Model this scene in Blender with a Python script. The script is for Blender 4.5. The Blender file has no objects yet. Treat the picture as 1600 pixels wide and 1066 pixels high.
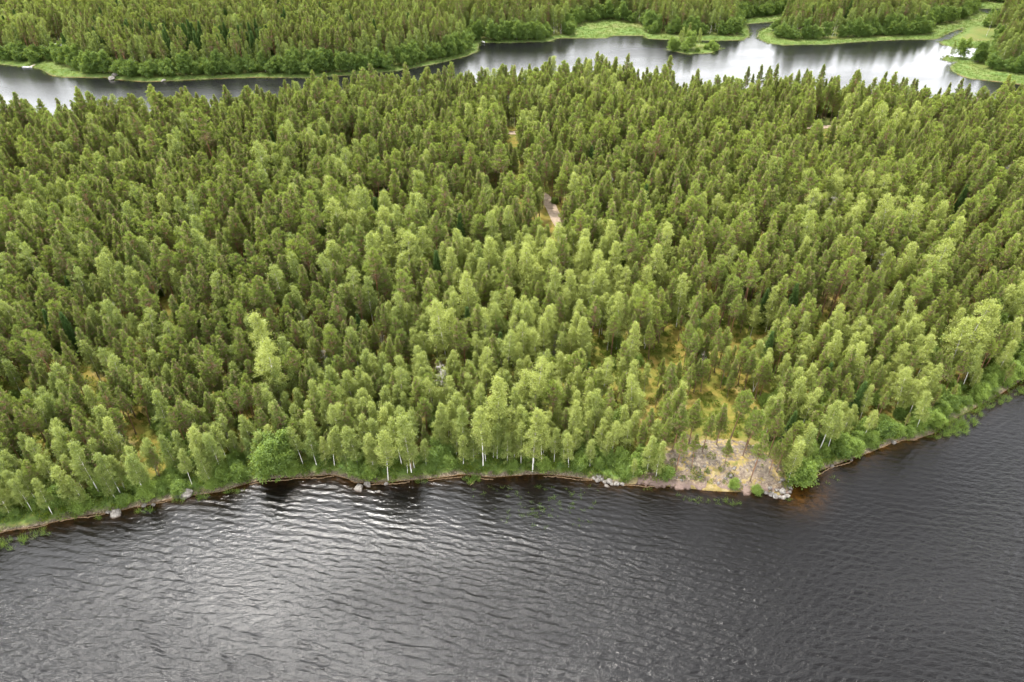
import bpy, math, random
import numpy as np
from mathutils import Vector
R = math.radians
rng = np.random.default_rng(7)
random.seed(7)
sc = bpy.context.scene
C = sc.collection

# ------------------------------------------------------------------ camera
H, P, F = 90.0, R(36.0), 1081.0            # height, downward pitch, focal length in pixels of a 1600 px frame
cam = bpy.data.cameras.new("camera")
cam.sensor_width = 36.0; cam.lens = 36.0 * F / 1600.0
cam.clip_start = 1.0; cam.clip_end = 20000.0
co = bpy.data.objects.new("camera", cam); C.objects.link(co)
co.location = (0, 0, H); co.rotation_euler = (math.pi / 2 - P, 0, 0)
sc.camera = co

# ------------------------------------------------------------------ sky and sun
SUN_AZ, SUN_EL = R(-37), R(66)             # azimuth from +Y towards +X
sd = Vector((math.sin(SUN_AZ) * math.cos(SUN_EL), math.cos(SUN_AZ) * math.cos(SUN_EL), math.sin(SUN_EL)))
w = bpy.data.worlds.new("World"); sc.world = w; w.use_nodes = True
nt = w.node_tree; nt.nodes.clear()
def N(t, kind, **kw):
    n = t.nodes.new(kind)
    for k, v in kw.items(): setattr(n, k, v)
    return n
sky = N(nt, 'ShaderNodeTexSky', sky_type='NISHITA', sun_disc=False, sun_elevation=SUN_EL, sun_rotation=SUN_AZ)
sky.air_density = 1.2; sky.dust_density = 2.0
geo = N(nt, 'ShaderNodeTexCoord')
mp = N(nt, 'ShaderNodeMapping'); mp.inputs['Scale'].default_value = (1.0, 1.0, 2.2)
cn = N(nt, 'ShaderNodeTexNoise'); cn.inputs['Scale'].default_value = 2.1; cn.inputs['Detail'].default_value = 5; cn.inputs['Roughness'].default_value = 0.55
cr = N(nt, 'ShaderNodeMapRange'); cr.inputs['From Min'].default_value = 0.30; cr.inputs['From Max'].default_value = 0.62
cr.inputs['To Min'].default_value = 0.45; cr.inputs['To Max'].default_value = 1.0
nt.links.new(geo.outputs['Generated'], mp.inputs['Vector']); nt.links.new(mp.outputs['Vector'], cn.inputs['Vector'])
nt.links.new(cn.outputs['Fac'], cr.inputs['Value'])
dot = N(nt, 'ShaderNodeVectorMath', operation='DOT_PRODUCT'); dot.inputs[1].default_value = sd
nt.links.new(geo.outputs['Generated'], dot.inputs[0])
glow = N(nt, 'ShaderNodeMath', operation='POWER'); glow.use_clamp = False
mx0 = N(nt, 'ShaderNodeMath', operation='MAXIMUM'); mx0.inputs[1].default_value = 0.0
nt.links.new(dot.outputs['Value'], mx0.inputs[0]); nt.links.new(mx0.outputs[0], glow.inputs[0]); glow.inputs[1].default_value = 19.0
gm = N(nt, 'ShaderNodeMath', operation='MULTIPLY_ADD'); gm.inputs[1].default_value = 400.0; gm.inputs[2].default_value = 27.0
nt.links.new(glow.outputs[0], gm.inputs[0])
# low cloud bank in the north is brighter than the cloud overhead
sep = N(nt, 'ShaderNodeSeparateXYZ'); nt.links.new(geo.outputs['Generated'], sep.inputs[0])
el = N(nt, 'ShaderNodeMapRange'); el.inputs['From Min'].default_value = 0.1; el.inputs['From Max'].default_value = 0.75
el.inputs['To Min'].default_value = 2.05; el.inputs['To Max'].default_value = 0.36
nt.links.new(sep.outputs['Z'], el.inputs['Value'])
g2 = N(nt, 'ShaderNodeMath', operation='MULTIPLY'); nt.links.new(gm.outputs[0], g2.inputs[0]); nt.links.new(el.outputs[0], g2.inputs[1])
cc = N(nt, 'ShaderNodeVectorMath', operation='SCALE'); cc.inputs[0].default_value = (0.975, 0.985, 1.0)
nt.links.new(g2.outputs[0], cc.inputs['Scale'])
mixc = N(nt, 'ShaderNodeMix', data_type='RGBA'); nt.links.new(cr.outputs[0], mixc.inputs[0])
nt.links.new(sky.outputs[0], mixc.inputs[6]); nt.links.new(cc.outputs[0], mixc.inputs[7])
bg = N(nt, 'ShaderNodeBackground'); bg.inputs['Strength'].default_value = 0.10
wo = N(nt, 'ShaderNodeOutputWorld')
nt.links.new(mixc.outputs[2], bg.inputs[0]); nt.links.new(bg.outputs[0], wo.inputs[0])
w.cycles.sampling_method = 'MANUAL'; w.cycles.sample_map_resolution = 512

sun = bpy.data.lights.new("sun", 'SUN'); sun.energy = 3.3; sun.angle = R(1.5); sun.color = (1.0, 0.95, 0.86)
so = bpy.data.objects.new("sun", sun); C.objects.link(so)
so.rotation_euler = (-sd).to_track_quat('-Z', 'Y').to_euler()
sc.view_settings.view_transform = 'Standard'; sc.view_settings.look = 'None'; sc.view_settings.exposure = 0.52
sc.view_settings.gamma = 1.0
cy = sc.cycles
cy.max_bounces = 8; cy.diffuse_bounces = 4; cy.glossy_bounces = 2; cy.transmission_bounces = 5; cy.transparent_max_bounces = 4
cy.volume_bounces = 0; cy.sample_clamp_indirect = 6.0; cy.sample_clamp_direct = 0.0; cy.caustics_reflective = False; cy.caustics_refractive = False
cy.use_denoising = True; cy.denoiser = 'OPENIMAGEDENOISE'; cy.denoising_input_passes = 'RGB_ALBEDO_NORMAL'

# ------------------------------------------------------------------ projection helpers
cP, sP = math.cos(P), math.sin(P)
def un(px, py, z=0.0):
    xr, yu = (px - 800) / F, (533 - py) / F
    dy, dz = cP + yu * sP, -sP + yu * cP
    t = (H - z) / -dz
    return (xr * t, dy * t)
def proj(x, y, z):
    x, y, z = np.asarray(x, float), np.asarray(y, float), np.asarray(z, float)
    d = y * cP - (z - H) * sP
    u = y * sP + (z - H) * cP
    return 800 + F * x / d, 533 - F * u / d, d
def sst(a, b, x):
    t = np.clip((x - a) / (b - a), 0, 1); return t * t * (3 - 2 * t)
def inside(poly, x, y):
    poly = np.asarray(poly); r = np.zeros(x.shape, bool); n = len(poly); j = n - 1
    for i in range(n):
        xi, yi = poly[i]; xj, yj = poly[j]
        if yi != yj:
            r ^= ((yi > y) != (yj > y)) & (x < (xj - xi) * (y - yi) / (yj - yi) + xi)
        j = i
    return r
def edist(poly, x, y):
    poly = np.asarray(poly); d = np.full(x.shape, 1e9); n = len(poly)
    for i in range(n):
        ax, ay = poly[i]; bx, by = poly[(i + 1) % n]
        vx, vy = bx - ax, by - ay; L = vx * vx + vy * vy + 1e-9
        t = np.clip(((x - ax) * vx + (y - ay) * vy) / L, 0, 1)
        d = np.minimum(d, (x - ax - t * vx) ** 2 + (y - ay - t * vy) ** 2)
    return np.sqrt(d)
def sdist(poly, x, y):
    return np.where(inside(poly, x, y), 1, -1) * edist(poly, x, y)
# smooth value noise in numpy
_g = rng.random((256, 256))
def vnoise(x, y):
    xi, yi = np.floor(x).astype(int), np.floor(y).astype(int); fx, fy = x - xi, y - yi
    fx, fy = fx * fx * (3 - 2 * fx), fy * fy * (3 - 2 * fy)
    a, b = _g[xi & 255, yi & 255], _g[(xi + 1) & 255, yi & 255]
    c, d = _g[xi & 255, (yi + 1) & 255], _g[(xi + 1) & 255, (yi + 1) & 255]
    return (a * (1 - fx) + b * fx) * (1 - fy) + (c * (1 - fx) + d * fx) * fy
def fbm(x, y, o=4):
    s, a, t = 0, 1.0, 0
    for k in range(o):
        s = s + a * vnoise(x * 2 ** k + 17.3 * k, y * 2 ** k + 5.1 * k); t += a; a *= .5
    return s / t

# ------------------------------------------------------------------ shorelines (traced on the photo, laid on the water plane)
front_px = [(-150, 866), (-60, 846), (0, 831), (60, 822), (100, 812), (150, 803), (175, 802), (200, 795), (240, 786), (285, 776), (310, 773),
            (345, 769), (375, 759), (400, 752), (430, 748), (480, 745), (520, 742), (540, 747), (555, 755), (600, 754), (650, 750), (700, 745),
            (722, 741), (745, 744), (770, 746), (810, 743), (850, 741), (900, 746), (940, 752), (965, 757), (1000, 756), (1050, 760),
            (1100, 766), (1150, 769), (1180, 766), (1200, 771), (1222, 776), (1233, 770), (1238, 757), (1262, 745), (1290, 732), (1330, 718),
            (1365, 705), (1400, 690), (1432, 686), (1462, 677), (1480, 662), (1500, 650), (1530, 634), (1560, 618), (1600, 592), (1700, 545)]
front = [un(*p) for p in front_px]
back_px = [(-150, 166, 14.5), (0, 158, 14.5), (60, 156, 14.5), (150, 155, 14.5), (230, 150, 14.5), (320, 148, 14.5), (400, 141, 14.5), (450, 130, 14.5),
           (540, 122, 14.5), (640, 118, 14.5), (740, 113, 14.5), (800, 108, 14.5), (880, 98, 14.5), (960, 97, 14.5), (1010, 108, 14.5), (1050, 112, 14.5),
           (1085, 122, 11), (1150, 134, 11), (1200, 128, 11), (1260, 122, 11), (1330, 126, 11), (1400, 138, 11), (1460, 146, 11),
           (1500, 146, 11), (1530, 133, 14.5), (1600, 136, 14.5), (1750, 150, 14.5)]
back = [un(*p) for p in back_px]
NEAR = front + [(3000, 200), (3000, 330)] + back[::-1] + [(-3000, 230), (-3000, 60)]
far_px = [(-150, 88), (-20, 98), (20, 103), (60, 107), (66, 110), (80, 118), (100, 121), (125, 121), (150, 122), (163, 121), (175, 124),
          (200, 126), (225, 128), (260, 127), (320, 124), (400, 121), (480, 122), (560, 117), (620, 111), (650, 106), (690, 98), (730, 88),
          (747, 80), (749, 67), (800, 67), (860, 65), (870, 60), (900, 60), (948, 60), (955, 56), (1005, 56), (1012, 61), (1060, 63),
          (1110, 64), (1160, 63), (1166, 60), (1176, 54), (1182, 55), (1187, 62), (1200, 68), (1225, 71), (1250, 70), (1290, 70),
          (1350, 65), (1420, 62), (1462, 62), (1470, 60), (1484, 61), (1466, 66), (1475, 71), (1490, 74), (1545, 74), (1552, 80), (1530, 84),
          (1522, 92), (1505, 90), (1480, 88), (1472, 91), (1478, 96), (1495, 97), (1484, 104), (1488, 112), (1500, 118), (1515, 123),
          (1560, 128), (1610, 134), (1750, 153)]
FAR = [un(*p) for p in far_px] + [(3000, 380), (9000, 9000), (-9000, 9000), (-3000, 400)]
ISLE = [un(*p) for p in [(1040, 78), (1056, 70), (1085, 67), (1110, 69), (1127, 76), (1112, 83), (1075, 85)]]
PONDS = [[un(*p) for p in q] for q in (
    [(1172, 57), (1170, 46), (1166, 38), (1200, 35), (1235, 32), (1235, 40), (1200, 43), (1186, 49), (1183, 57)],
    [(1465, 61), (1476, 55), (1490, 49), (1506, 43), (1503, 50), (1490, 57), (1484, 62)],
    [(1528, 14), (1575, 14), (1583, 18), (1560, 26), (1535, 20)])]
MEADOWS = [[un(*p) for p in q] for q in (
    [(893, 62), (900, 42), (955, 34), (1008, 44), (1012, 62), (955, 58)],
    [(1000, 62), (1003, 54), (1070, 58), (1166, 58), (1168, 65), (1060, 66)],
    [(1160, 40), (1163, 32), (1215, 26), (1260, 13), (1330, 3), (1358, 3), (1340, 8), (1262, 19), (1222, 29), (1200, 35)],
    [(1152, 50), (1163, 38), (1172, 46), (1176, 56), (1160, 62)],
    [(1180, 57), (1184, 48), (1203, 43), (1206, 60), (1235, 66), (1320, 62), (1400, 58), (1458, 56), (1470, 64), (1350, 68), (1250, 73), (1200, 70)],
    [(1455, 60), (1458, 42), (1500, 37), (1528, 20), (1562, 27), (1545, 40), (1508, 44), (1478, 56)],
    [(1522, 5), (1700, 10), (1700, 17), (1580, 14), (1528, 14)],
    [(1464, 66), (1488, 63), (1560, 67), (1570, 75), (1480, 75)],
    [(1468, 92), (1482, 86), (1522, 92), (1512, 104), (1545, 112), (1600, 121), (1750, 142), (1750, 156), (1600, 136), (1510, 125), (1482, 106)],
    [(58, 108), (62, 98), (84, 100), (126, 116), (128, 122), (90, 121)],
    [(-150, 80), (0, 96), (42, 101), (50, 108), (-150, 90)])]
ROCK = [un(*p) for p in [(985, 757), (1015, 735), (1035, 705), (1075, 690), (1140, 694), (1195, 700), (1215, 728), (1240, 765), (1224, 779), (1150, 771), (1050, 761)]]
CLEAR = [(862, 344, 2.8), (1288, 209, 7), (1279, 209, 6), (800, 219, 3)]
GAPS = [(400, 462, 6), (505, 408, 5), (1045, 572, 5), (1160, 555, 5), (1275, 520, 4), (240, 700, 5), (1100, 655, 6), (1160, 650, 6), (1010, 660, 4),
        (1000, 592, 4), (165, 640, 4), (1340, 480, 4), (290, 768, 4), (700, 590, 3)]
def land_sd(x, y):
    d = np.maximum(sdist(NEAR, x, y), np.maximum(sdist(FAR, x, y), sdist(ISLE, x, y)))
    for q in PONDS: d = np.minimum(d, -sdist(q, x, y))
    return d
_fy = np.array([p[1] for p in front]); _fx = np.array([p[0] for p in front])
def height(x, y, d=None):
    if d is None: d = land_sd(x, y)
    nz = fbm(x * .02 + 9, y * .02 + 3, 3)
    up = .12 + .5 * sst(0, 3, d) + 5.0 * nz * sst(2, 60, d)
    up = np.where(y > 340, .12 + .4 * sst(0, 5, d) + 6.0 * nz * sst(8, 110, d), up)
    up = up + (fbm(x * .35, y * .35, 3) - .5) * .5 * sst(0, 6, d)
    rk = sst(-1, 7, sdist(ROCK, x, y)) * sst(0, 9, d)
    up = up + rk * 1.6
    dn = -0.02 - .16 * np.maximum(-d, 0) - .0
    z = np.where(d > 0, up * sst(0, .8, d) + .02, np.maximum(dn, -3.5))
    return z

# ------------------------------------------------------------------ mesh / material helpers
def new_obj(name, me, parent=None, mats=()):
    o = bpy.data.objects.new(name, me); C.objects.link(o)
    if parent is not None: o.parent = parent
    for m in mats: me.materials.append(m)
    return o
def quad_mesh(name, V, Q, attrs=None, mi=None, smooth=False):
    V = np.asarray(V, np.float32); Q = np.asarray(Q, np.int32)
    me = bpy.data.meshes.new(name)
    me.vertices.add(len(V)); me.vertices.foreach_set('co', V.ravel())
    k = Q.shape[1]
    me.loops.add(Q.size); me.loops.foreach_set('vertex_index', Q.ravel())
    me.polygons.add(len(Q)); me.polygons.foreach_set('loop_start', np.arange(0, Q.size, k, dtype=np.int32))
    me.polygons.foreach_set('loop_total', np.full(len(Q), k, np.int32))
    if mi is not None: me.polygons.foreach_set('material_index', np.asarray(mi, np.int32))
    me.polygons.foreach_set('use_smooth', np.full(len(Q), smooth))
    for a, v in (attrs or {}).items():
        t = me.attributes.new(a, 'FLOAT', 'POINT'); t.data.foreach_set('value', np.asarray(v, np.float32))
    me.update(calc_edges=True); me.validate()
    return me
def grid_quads(nx, ny):
    i = np.arange(nx * ny).reshape(ny, nx)
    return np.stack([i[:-1, :-1], i[:-1, 1:], i[1:, 1:], i[1:, :-1]], -1).reshape(-1, 4)
def tag(o, label=None, cat=None, group=None, kind=None):
    if label: o['label'] = label
    if cat: o['category'] = cat
    if group: o['group'] = group
    if kind: o['kind'] = kind
    return o
def mat(name):
    m = bpy.data.materials.new(name); m.use_nodes = True
    t = m.node_tree; t.nodes.clear()
    o = N(t, 'ShaderNodeOutputMaterial')
    return m, t, o
def ramp(t, fac, stops):
    r = N(t, 'ShaderNodeValToRGB'); e = r.color_ramp.elements
    while len(e) < len(stops): e.new(.5)
    for q, (p, c) in zip(e, stops): q.position = p; q.color = (*c, 1)
    t.links.new(fac, r.inputs[0]); return r.outputs[0]
def noise(t, scale, detail=4, rough=.6, vec=None):
    n = N(t, 'ShaderNodeTexNoise'); n.inputs['Scale'].default_value = scale; n.inputs['Detail'].default_value = detail; n.inputs['Roughness'].default_value = rough
    if vec is not None: t.links.new(vec, n.inputs['Vector'])
    return n.outputs['Fac']
def mixrgb(t, f, a, b):
    m = N(t, 'ShaderNodeMix', data_type='RGBA')
    for s, i in ((f, 0), (a, 6), (b, 7)):
        if hasattr(s, 'links'): t.links.new(s, m.inputs[i])
        else: m.inputs[i].default_value = s if i == 0 else (*s, 1)
    return m.outputs[2]
def math_(t, op, a, b=0.0, clamp=False):
    m = N(t, 'ShaderNodeMath', operation=op); m.use_clamp = clamp
    for s, i in ((a, 0), (b, 1)):
        if hasattr(s, 'links'): t.links.new(s, m.inputs[i])
        else: m.inputs[i].default_value = s
    return m.outputs[0]
def attr(t, name, kind='GEOMETRY'):
    a = N(t, 'ShaderNodeAttribute'); a.attribute_name = name; a.attribute_type = kind
    return a.outputs['Fac']
def world_pos(t):
    return N(t, 'ShaderNodeNewGeometry').outputs['Position']

# foliage: tint = per shoot / per leaf clump, tone = per tree (0 dark, 1 pale)
def foliage(name, dark, light, old, transl=.45, gloss=.12, cool=0.0):
    m, t, o = mat(name)
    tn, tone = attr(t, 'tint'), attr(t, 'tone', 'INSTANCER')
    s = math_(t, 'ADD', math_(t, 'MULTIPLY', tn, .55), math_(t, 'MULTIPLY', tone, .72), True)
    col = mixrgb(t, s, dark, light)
    hue = math_(t, 'FRACT', math_(t, 'MULTIPLY', tone, 37.0))
    col = mixrgb(t, math_(t, 'MULTIPLY', hue, cool), col, (.060, .135, .062))
    isold = math_(t, 'LESS_THAN', tn, 0.0)
    col = mixrgb(t, isold, col, old)
    d = N(t, 'ShaderNodeBsdfDiffuse'); tr = N(t, 'ShaderNodeBsdfTranslucent'); g = N(t, 'ShaderNodeBsdfGlossy')
    g.inputs['Roughness'].default_value = .55; g.inputs['Color'].default_value = (.9, .95, 1, 1)
    warm = mixrgb(t, .35, col, (.46, .50, .04))
    t.links.new(col, d.inputs[0]); t.links.new(warm, tr.inputs[0])
    m1 = N(t, 'ShaderNodeMixShader'); m1.inputs[0].default_value = transl
    t.links.new(math_(t, 'MULTIPLY', math_(t, 'SUBTRACT', 1.0, isold), transl), m1.inputs[0])
    t.links.new(d.outputs[0], m1.inputs[1]); t.links.new(tr.outputs[0], m1.inputs[2])
    m2 = N(t, 'ShaderNodeMixShader'); m2.inputs[0].default_value = gloss * .12
    t.links.new(m1.outputs[0], m2.inputs[1]); t.links.new(g.outputs[0], m2.inputs[2])
    t.links.new(m2.outputs[0], o.inputs[0]); return m
M_PINE = foliage("pine_needles", (.076, .124, .028), (.300, .370, .076), (.245, .180, .105), .54, cool=.28)
M_BIRCH = foliage("birch_leaves", (.095, .160, .026), (.370, .410, .100), (.22, .16, .05), .5, .25)
M_ALDER = foliage("alder_leaves", (.060, .125, .020), (.240, .335, .060), (.2, .14, .05), .5, .2)
M_SPRUCE = foliage("spruce_needles", (.030, .075, .018), (.110, .180, .040), (.07, .05, .03), .3)
M_REED = foliage("reed_blades", (.070, .135, .024), (.200, .300, .065), (.25, .2, .08), .4)
M_SEDGE = foliage("sedge_blades", (.060, .110, .024), (.140, .195, .050), (.25, .2, .08), .4)
M_MOSS = foliage("dwarf_shrub_leaves", (.060, .110, .010), (.230, .250, .030), (.32, .22, .06), .35)
def bark(name, stops, nz=6.0):
    m, t, o = mat(name)
    b = N(t, 'ShaderNodeBsdfPrincipled'); b.inputs['Roughness'].default_value = .85
    c = ramp(t, attr(t, 'tint'), stops)
    n = noise(t, nz, 3)
    c2 = mixrgb(t, ramp(t, n, [(.35, (0, 0, 0)), (.65, (1, 1, 1))]), c, mixrgb(t, .55, c, (.05, .04, .03)))
    t.links.new(c2, b.inputs['Base Color']); t.links.new(b.outputs[0], o.inputs[0]); return m
M_PBARK = bark("pine_bark", [(0, (.14, .10, .075)), (.25, (.24, .12, .06)), (.7, (.42, .18, .07)), (1, (.36, .17, .08))])
M_BBARK = bark("birch_bark", [(0, (.35, .32, .28)), (.1, (.70, .67, .61)), (.75, (.62, .58, .50)), (1, (.26, .19, .13))], 3.0)
M_ABARK = bark("alder_bark", [(0, (.13, .11, .09)), (1, (.17, .14, .11))])
M_DEAD = bark("dead_wood", [(0, (.30, .27, .24)), (1, (.42, .38, .34))])

# ------------------------------------------------------------------ ground
xs = np.unique(np.concatenate([np.arange(-170, 170.1, 1.2), np.arange(-400, 400.1, 3.0), np.geomspace(400, 8000, 24), -np.geomspace(400, 8000, 24)]))
ys = np.unique(np.concatenate([[-300, -100, 0], np.arange(30, 140, 1.0), np.arange(140, 620, 2.2), np.geomspace(620, 12000, 26)]))
xs = xs[np.concatenate([[True], np.diff(xs) > .3])]; ys = ys[np.concatenate([[True], np.diff(ys) > .3])]
GX, GY = np.meshgrid(xs, ys); gx, gy = GX.ravel(), GY.ravel()
gd = land_sd(gx, gy); gz = height(gx, gy, gd)
me_d = np.full(gx.shape, -1e9)
for q in MEADOWS: me_d = np.maximum(me_d, sdist(q, gx, gy))
rk = sst(-1.5, 1.0, sdist(ROCK, gx, gy))
g_me = quad_mesh("ground", np.stack([gx, gy, gz], 1), grid_quads(len(xs), len(ys)),
                 {'shore': gd, 'meadow': sst(-1.5, 1.5, me_d), 'rock': rk}, smooth=True)
m, t, o = mat("forest_floor")
pos = world_pos(t)
n1, n2, n3 = noise(t, .09, 4, vec=pos), noise(t, .8, 5, vec=pos), noise(t, 4.0, 3, vec=pos)
floor_ = ramp(t, n1, [(.30, (.060, .085, .014)), (.45, (.13, .13, .022)), (.55, (.24, .165, .035)), (.66, (.36, .27, .12)), (.78, (.16, .15, .03))])
fl2 = ramp(t, n2, [(.35, (.045, .075, .012)), (.55, (.15, .14, .03)), (.7, (.30, .20, .07))])
col = mixrgb(t, .45, floor_, fl2)
mead = ramp(t, noise(t, .06, 7, .68, vec=pos), [(.32, (.050, .090, .022)), (.44, (.095, .145, .034)), (.54, (.125, .158, .045)), (.66, (.155, .150, .060))])
sy0 = N(t, 'ShaderNodeSeparateXYZ'); t.links.new(pos, sy0.inputs[0]); isfar = math_(t, 'GREATER_THAN', sy0.outputs[1], 260.0)
col = mixrgb(t, math_(t, 'MULTIPLY', isfar, .7), col, mixrgb(t, .4, mead, (.05, .08, .02)))
col = mixrgb(t, attr(t, 'meadow'), col, mead)
sh = attr(t, 'shore')
grs = ramp(t, n2, [(.3, (.05, .095, .020)), (.6, (.11, .15, .035)), (.75, (.19, .16, .06))])
e1 = math_(t, 'ADD', sh, math_(t, 'MULTIPLY', math_(t, 'SUBTRACT', n2, .5), 3.0))
f1 = N(t, 'ShaderNodeMapRange'); f1.inputs['From Min'].default_value = 7; f1.inputs['From Max'].default_value = 2.5; t.links.new(e1, f1.inputs['Value'])
col = mixrgb(t, f1.outputs[0], col, grs)
e2 = N(t, 'ShaderNodeMapRange'); e2.inputs['From Min'].default_value = 1.3; e2.inputs['From Max'].default_value = .1; t.links.new(e1, e2.inputs['Value'])
sy = N(t, 'ShaderNodeSeparateXYZ'); t.links.new(pos, sy.inputs[0]); isn = math_(t, 'LESS_THAN', sy.outputs[1], 230.0)
soil = ramp(t, n3, [(.35, (.05, .04, .025)), (.55, (.13, .10, .07)), (.72, (.26, .21, .16))])
col = mixrgb(t, math_(t, 'MULTIPLY', e2.outputs[0], math_(t, 'MULTIPLY_ADD', isn, .8)), col, soil)
e3 = N(t, 'ShaderNodeMapRange'); e3.inputs['From Min'].default_value = .15; e3.inputs['From Max'].default_value = -.2; t.links.new(sh, e3.inputs['Value'])
col = mixrgb(t, e3.outputs[0], col, (.16, .085, .025))
tan = ramp(t, n2, [(.3, (.10, .10, .03)), (.45, (.20, .15, .05)), (.55, (.27, .21, .11)), (.7, (.09, .10, .025))])
col = mixrgb(t, attr(t, 'rock'), col, tan)
b = N(t, 'ShaderNodeBsdfPrincipled'); b.inputs['Roughness'].default_value = .95; b.inputs['Specular IOR Level'].default_value = .15
bm_ = N(t, 'ShaderNodeBump'); bm_.inputs['Strength'].default_value = .7; bm_.inputs['Distance'].default_value = .35; t.links.new(n2, bm_.inputs['Height'])
t.links.new(bm_.outputs[0], b.inputs['Normal'])
t.links.new(col, b.inputs['Base Color']); t.links.new(b.outputs[0], o.inputs[0])
ground = new_obj("ground", g_me, mats=[m]); tag(ground, kind='structure')

# ------------------------------------------------------------------ water
def water_mat(name, bump_k, rough, ripple, swell, body=(.0035, .003, .003), sw=1.2):
    m, t, o = mat(name)
    pos = world_pos(t)
    mp = N(t, 'ShaderNodeMapping'); mp.inputs['Rotation'].default_value = (0, 0, R(14)); mp.inputs['Scale'].default_value = (.36, 1, 1)
    t.links.new(pos, mp.inputs['Vector'])
    a = noise(t, ripple, 4, .62, mp.outputs[0]); c = noise(t, swell, 3, .55, mp.outputs[0])
    h = math_(t, 'ADD', math_(t, 'MULTIPLY', a, .5), math_(t, 'MULTIPLY', c, sw))
    bp = N(t, 'ShaderNodeBump'); bp.inputs['Distance'].default_value = bump_k
    t.links.new(math_(t, 'MULTIPLY', attr(t, 'chop'), 1.0), bp.inputs['Strength']); t.links.new(h, bp.inputs['Height'])
    b = N(t, 'ShaderNodeBsdfPrincipled'); b.inputs['IOR'].default_value = 1.333
    rr_ = N(t, 'ShaderNodeMapRange'); rr_.inputs['From Min'].default_value = .35; rr_.inputs['From Max'].default_value = .65
    rr_.inputs['To Min'].default_value = rough * .6; rr_.inputs['To Max'].default_value = rough * 1.5
    t.links.new(noise(t, .022, 4, .6, mp.outputs[0]), rr_.inputs['Value']); t.links.new(rr_.outputs[0], b.inputs['Roughness'])
    amber = ramp(t, noise(t, .9, 4, vec=pos), [(.35, (.012, .005, .0012)), (.65, (.060, .026, .004))])
    t.links.new(mixrgb(t, attr(t, 'shallow'), body, amber), b.inputs['Base Color'])
    t.links.new(bp.outputs[0], b.inputs['Normal']); t.links.new(b.outputs[0], o.inputs[0]); return m
# near lake: real waves, a sum of short wind waves, calmer in the lee of the bank
wx, wy = np.arange(-135, 150.01, .22), np.arange(32, 150.01, .17)
WX, WY = np.meshgrid(wx, wy)
lake_mask_d = np.empty(WX.shape)
cxs, cys = np.arange(-192, 193, 2.0), np.arange(20, 193, 2.0)
CX, CY = np.meshgrid(cxs, cys); cd = -land_sd(CX, CY)
def bil(gx_, gy_, x0, y0, s, G):
    u, v = (gx_ - x0) / s, (gy_ - y0) / s; i, j = u.astype(int), v.astype(int); fu, fv = u - i, v - j
    return (G[j, i] * (1 - fu) + G[j, i + 1] * fu) * (1 - fv) + (G[j + 1, i] * (1 - fu) + G[j + 1, i + 1] * fu) * fv
WD = bil(WX, WY, -192, 20, 2.0, cd)
amp = (.40 + .60 * sst(4, 24, WD)) * sst(0, 1.5, WD)
rightness = sst(20, 90, WX)
Z = np.zeros(WX.shape)
r2 = np.random.default_rng(3)
for grp, base, nn, wgt in ((0, R(-104), 46, 1 - .55 * rightness), (1, R(-58), 26, .25 + .75 * rightness), (2, R(-90), 14, .6 + 0 * WX)):
    for k in range(nn):
        lam = .52 * 3.3 ** r2.random() if grp < 2 else 3.5 + 4 * r2.random()
        th = base + r2.normal(0, .17); kk = 2 * math.pi / lam
        s_ = (.035 if grp < 2 else .004)
        ph = r2.random() * 6.28
        Z += wgt * s_ / kk * np.sin(kk * (math.cos(th) * WX + math.sin(th) * WY) + ph + 1.0 * np.sin(WX * .031 * (1 + k % 3) + k) + 1.1 * np.sin(WY * .043 + k * 2))
gust = .55 + .9 * fbm(WX * .03 + 4, WY * .05 + 8, 3)
# sharpen the crests a little
Zs = Z * amp * gust
ed = sst(0, 6, np.minimum(np.minimum(WX + 135, 150 - WX), np.minimum(WY - 32, 150 - WY)))
Zs = Zs * ed
keep = WD > -3.0
idx = grid_quads(len(wx), len(wy)); kf = keep.ravel()
idx = idx[kf[idx].all(1)]
used = np.zeros(WX.size, bool); used[idx.ravel()] = True; remap = np.cumsum(used) - 1
V = np.stack([WX.ravel(), WY.ravel(), Zs.ravel()], 1)[used]
shal = .5 * np.exp(-np.maximum(WD.ravel()[used], 0) / 1.3)
px_, py_, _ = proj(V[:, 0], V[:, 1], 0)
tipd = np.hypot(px_ - 1258, (py_ - 772) * 1.2)
shal = np.clip(shal * (1.0 + .2 * np.exp(-((px_ - 1330) / 90) ** 2)) + .75 * np.exp(-(tipd / 32) ** 2), 0, 1)
lk = quad_mesh("lake", V, remap[idx], {'chop': (amp * gust).ravel()[used], 'shallow': shal}, smooth=True)
M_WN = water_mat("lake_water", .17, .15, 5.0, 1.5)
lake = new_obj("lake", lk, mats=[M_WN]); tag(lake, kind='structure')
# outer water sheet, just under the wave mesh, and the bay behind the forest
def sheet(name, x0, x1, y0, y1, z, n, mt, chop, shf=0.0):
    a, b_ = np.meshgrid(np.linspace(x0, x1, n), np.linspace(y0, y1, n))
    v = np.stack([a.ravel(), b_.ravel(), np.full(a.size, z)], 1)
    o_ = new_obj(name, quad_mesh(name, v, grid_quads(n, n), {'chop': np.full(len(v), chop), 'shallow': np.full(len(v), shf)}), mats=[mt])
    return tag(o_, kind='structure')
M_WF = water_mat("bay_water", .07, .20, 2.6, .05, (.006, .006, .0065), .6)
sheet("lake_bay", -5000, 5000, 188, 3000, -.01, 60, M_WF, .55)
for k, (x0, x1, y0, y1) in enumerate(((-5000, 5000, -2500, 32), (-5000, -135, 32, 188), (150, 5000, 32, 188))):
    sheet("lake_water", x0, x1, y0, y1, 0.0, 12, M_WN, .8)

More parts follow.
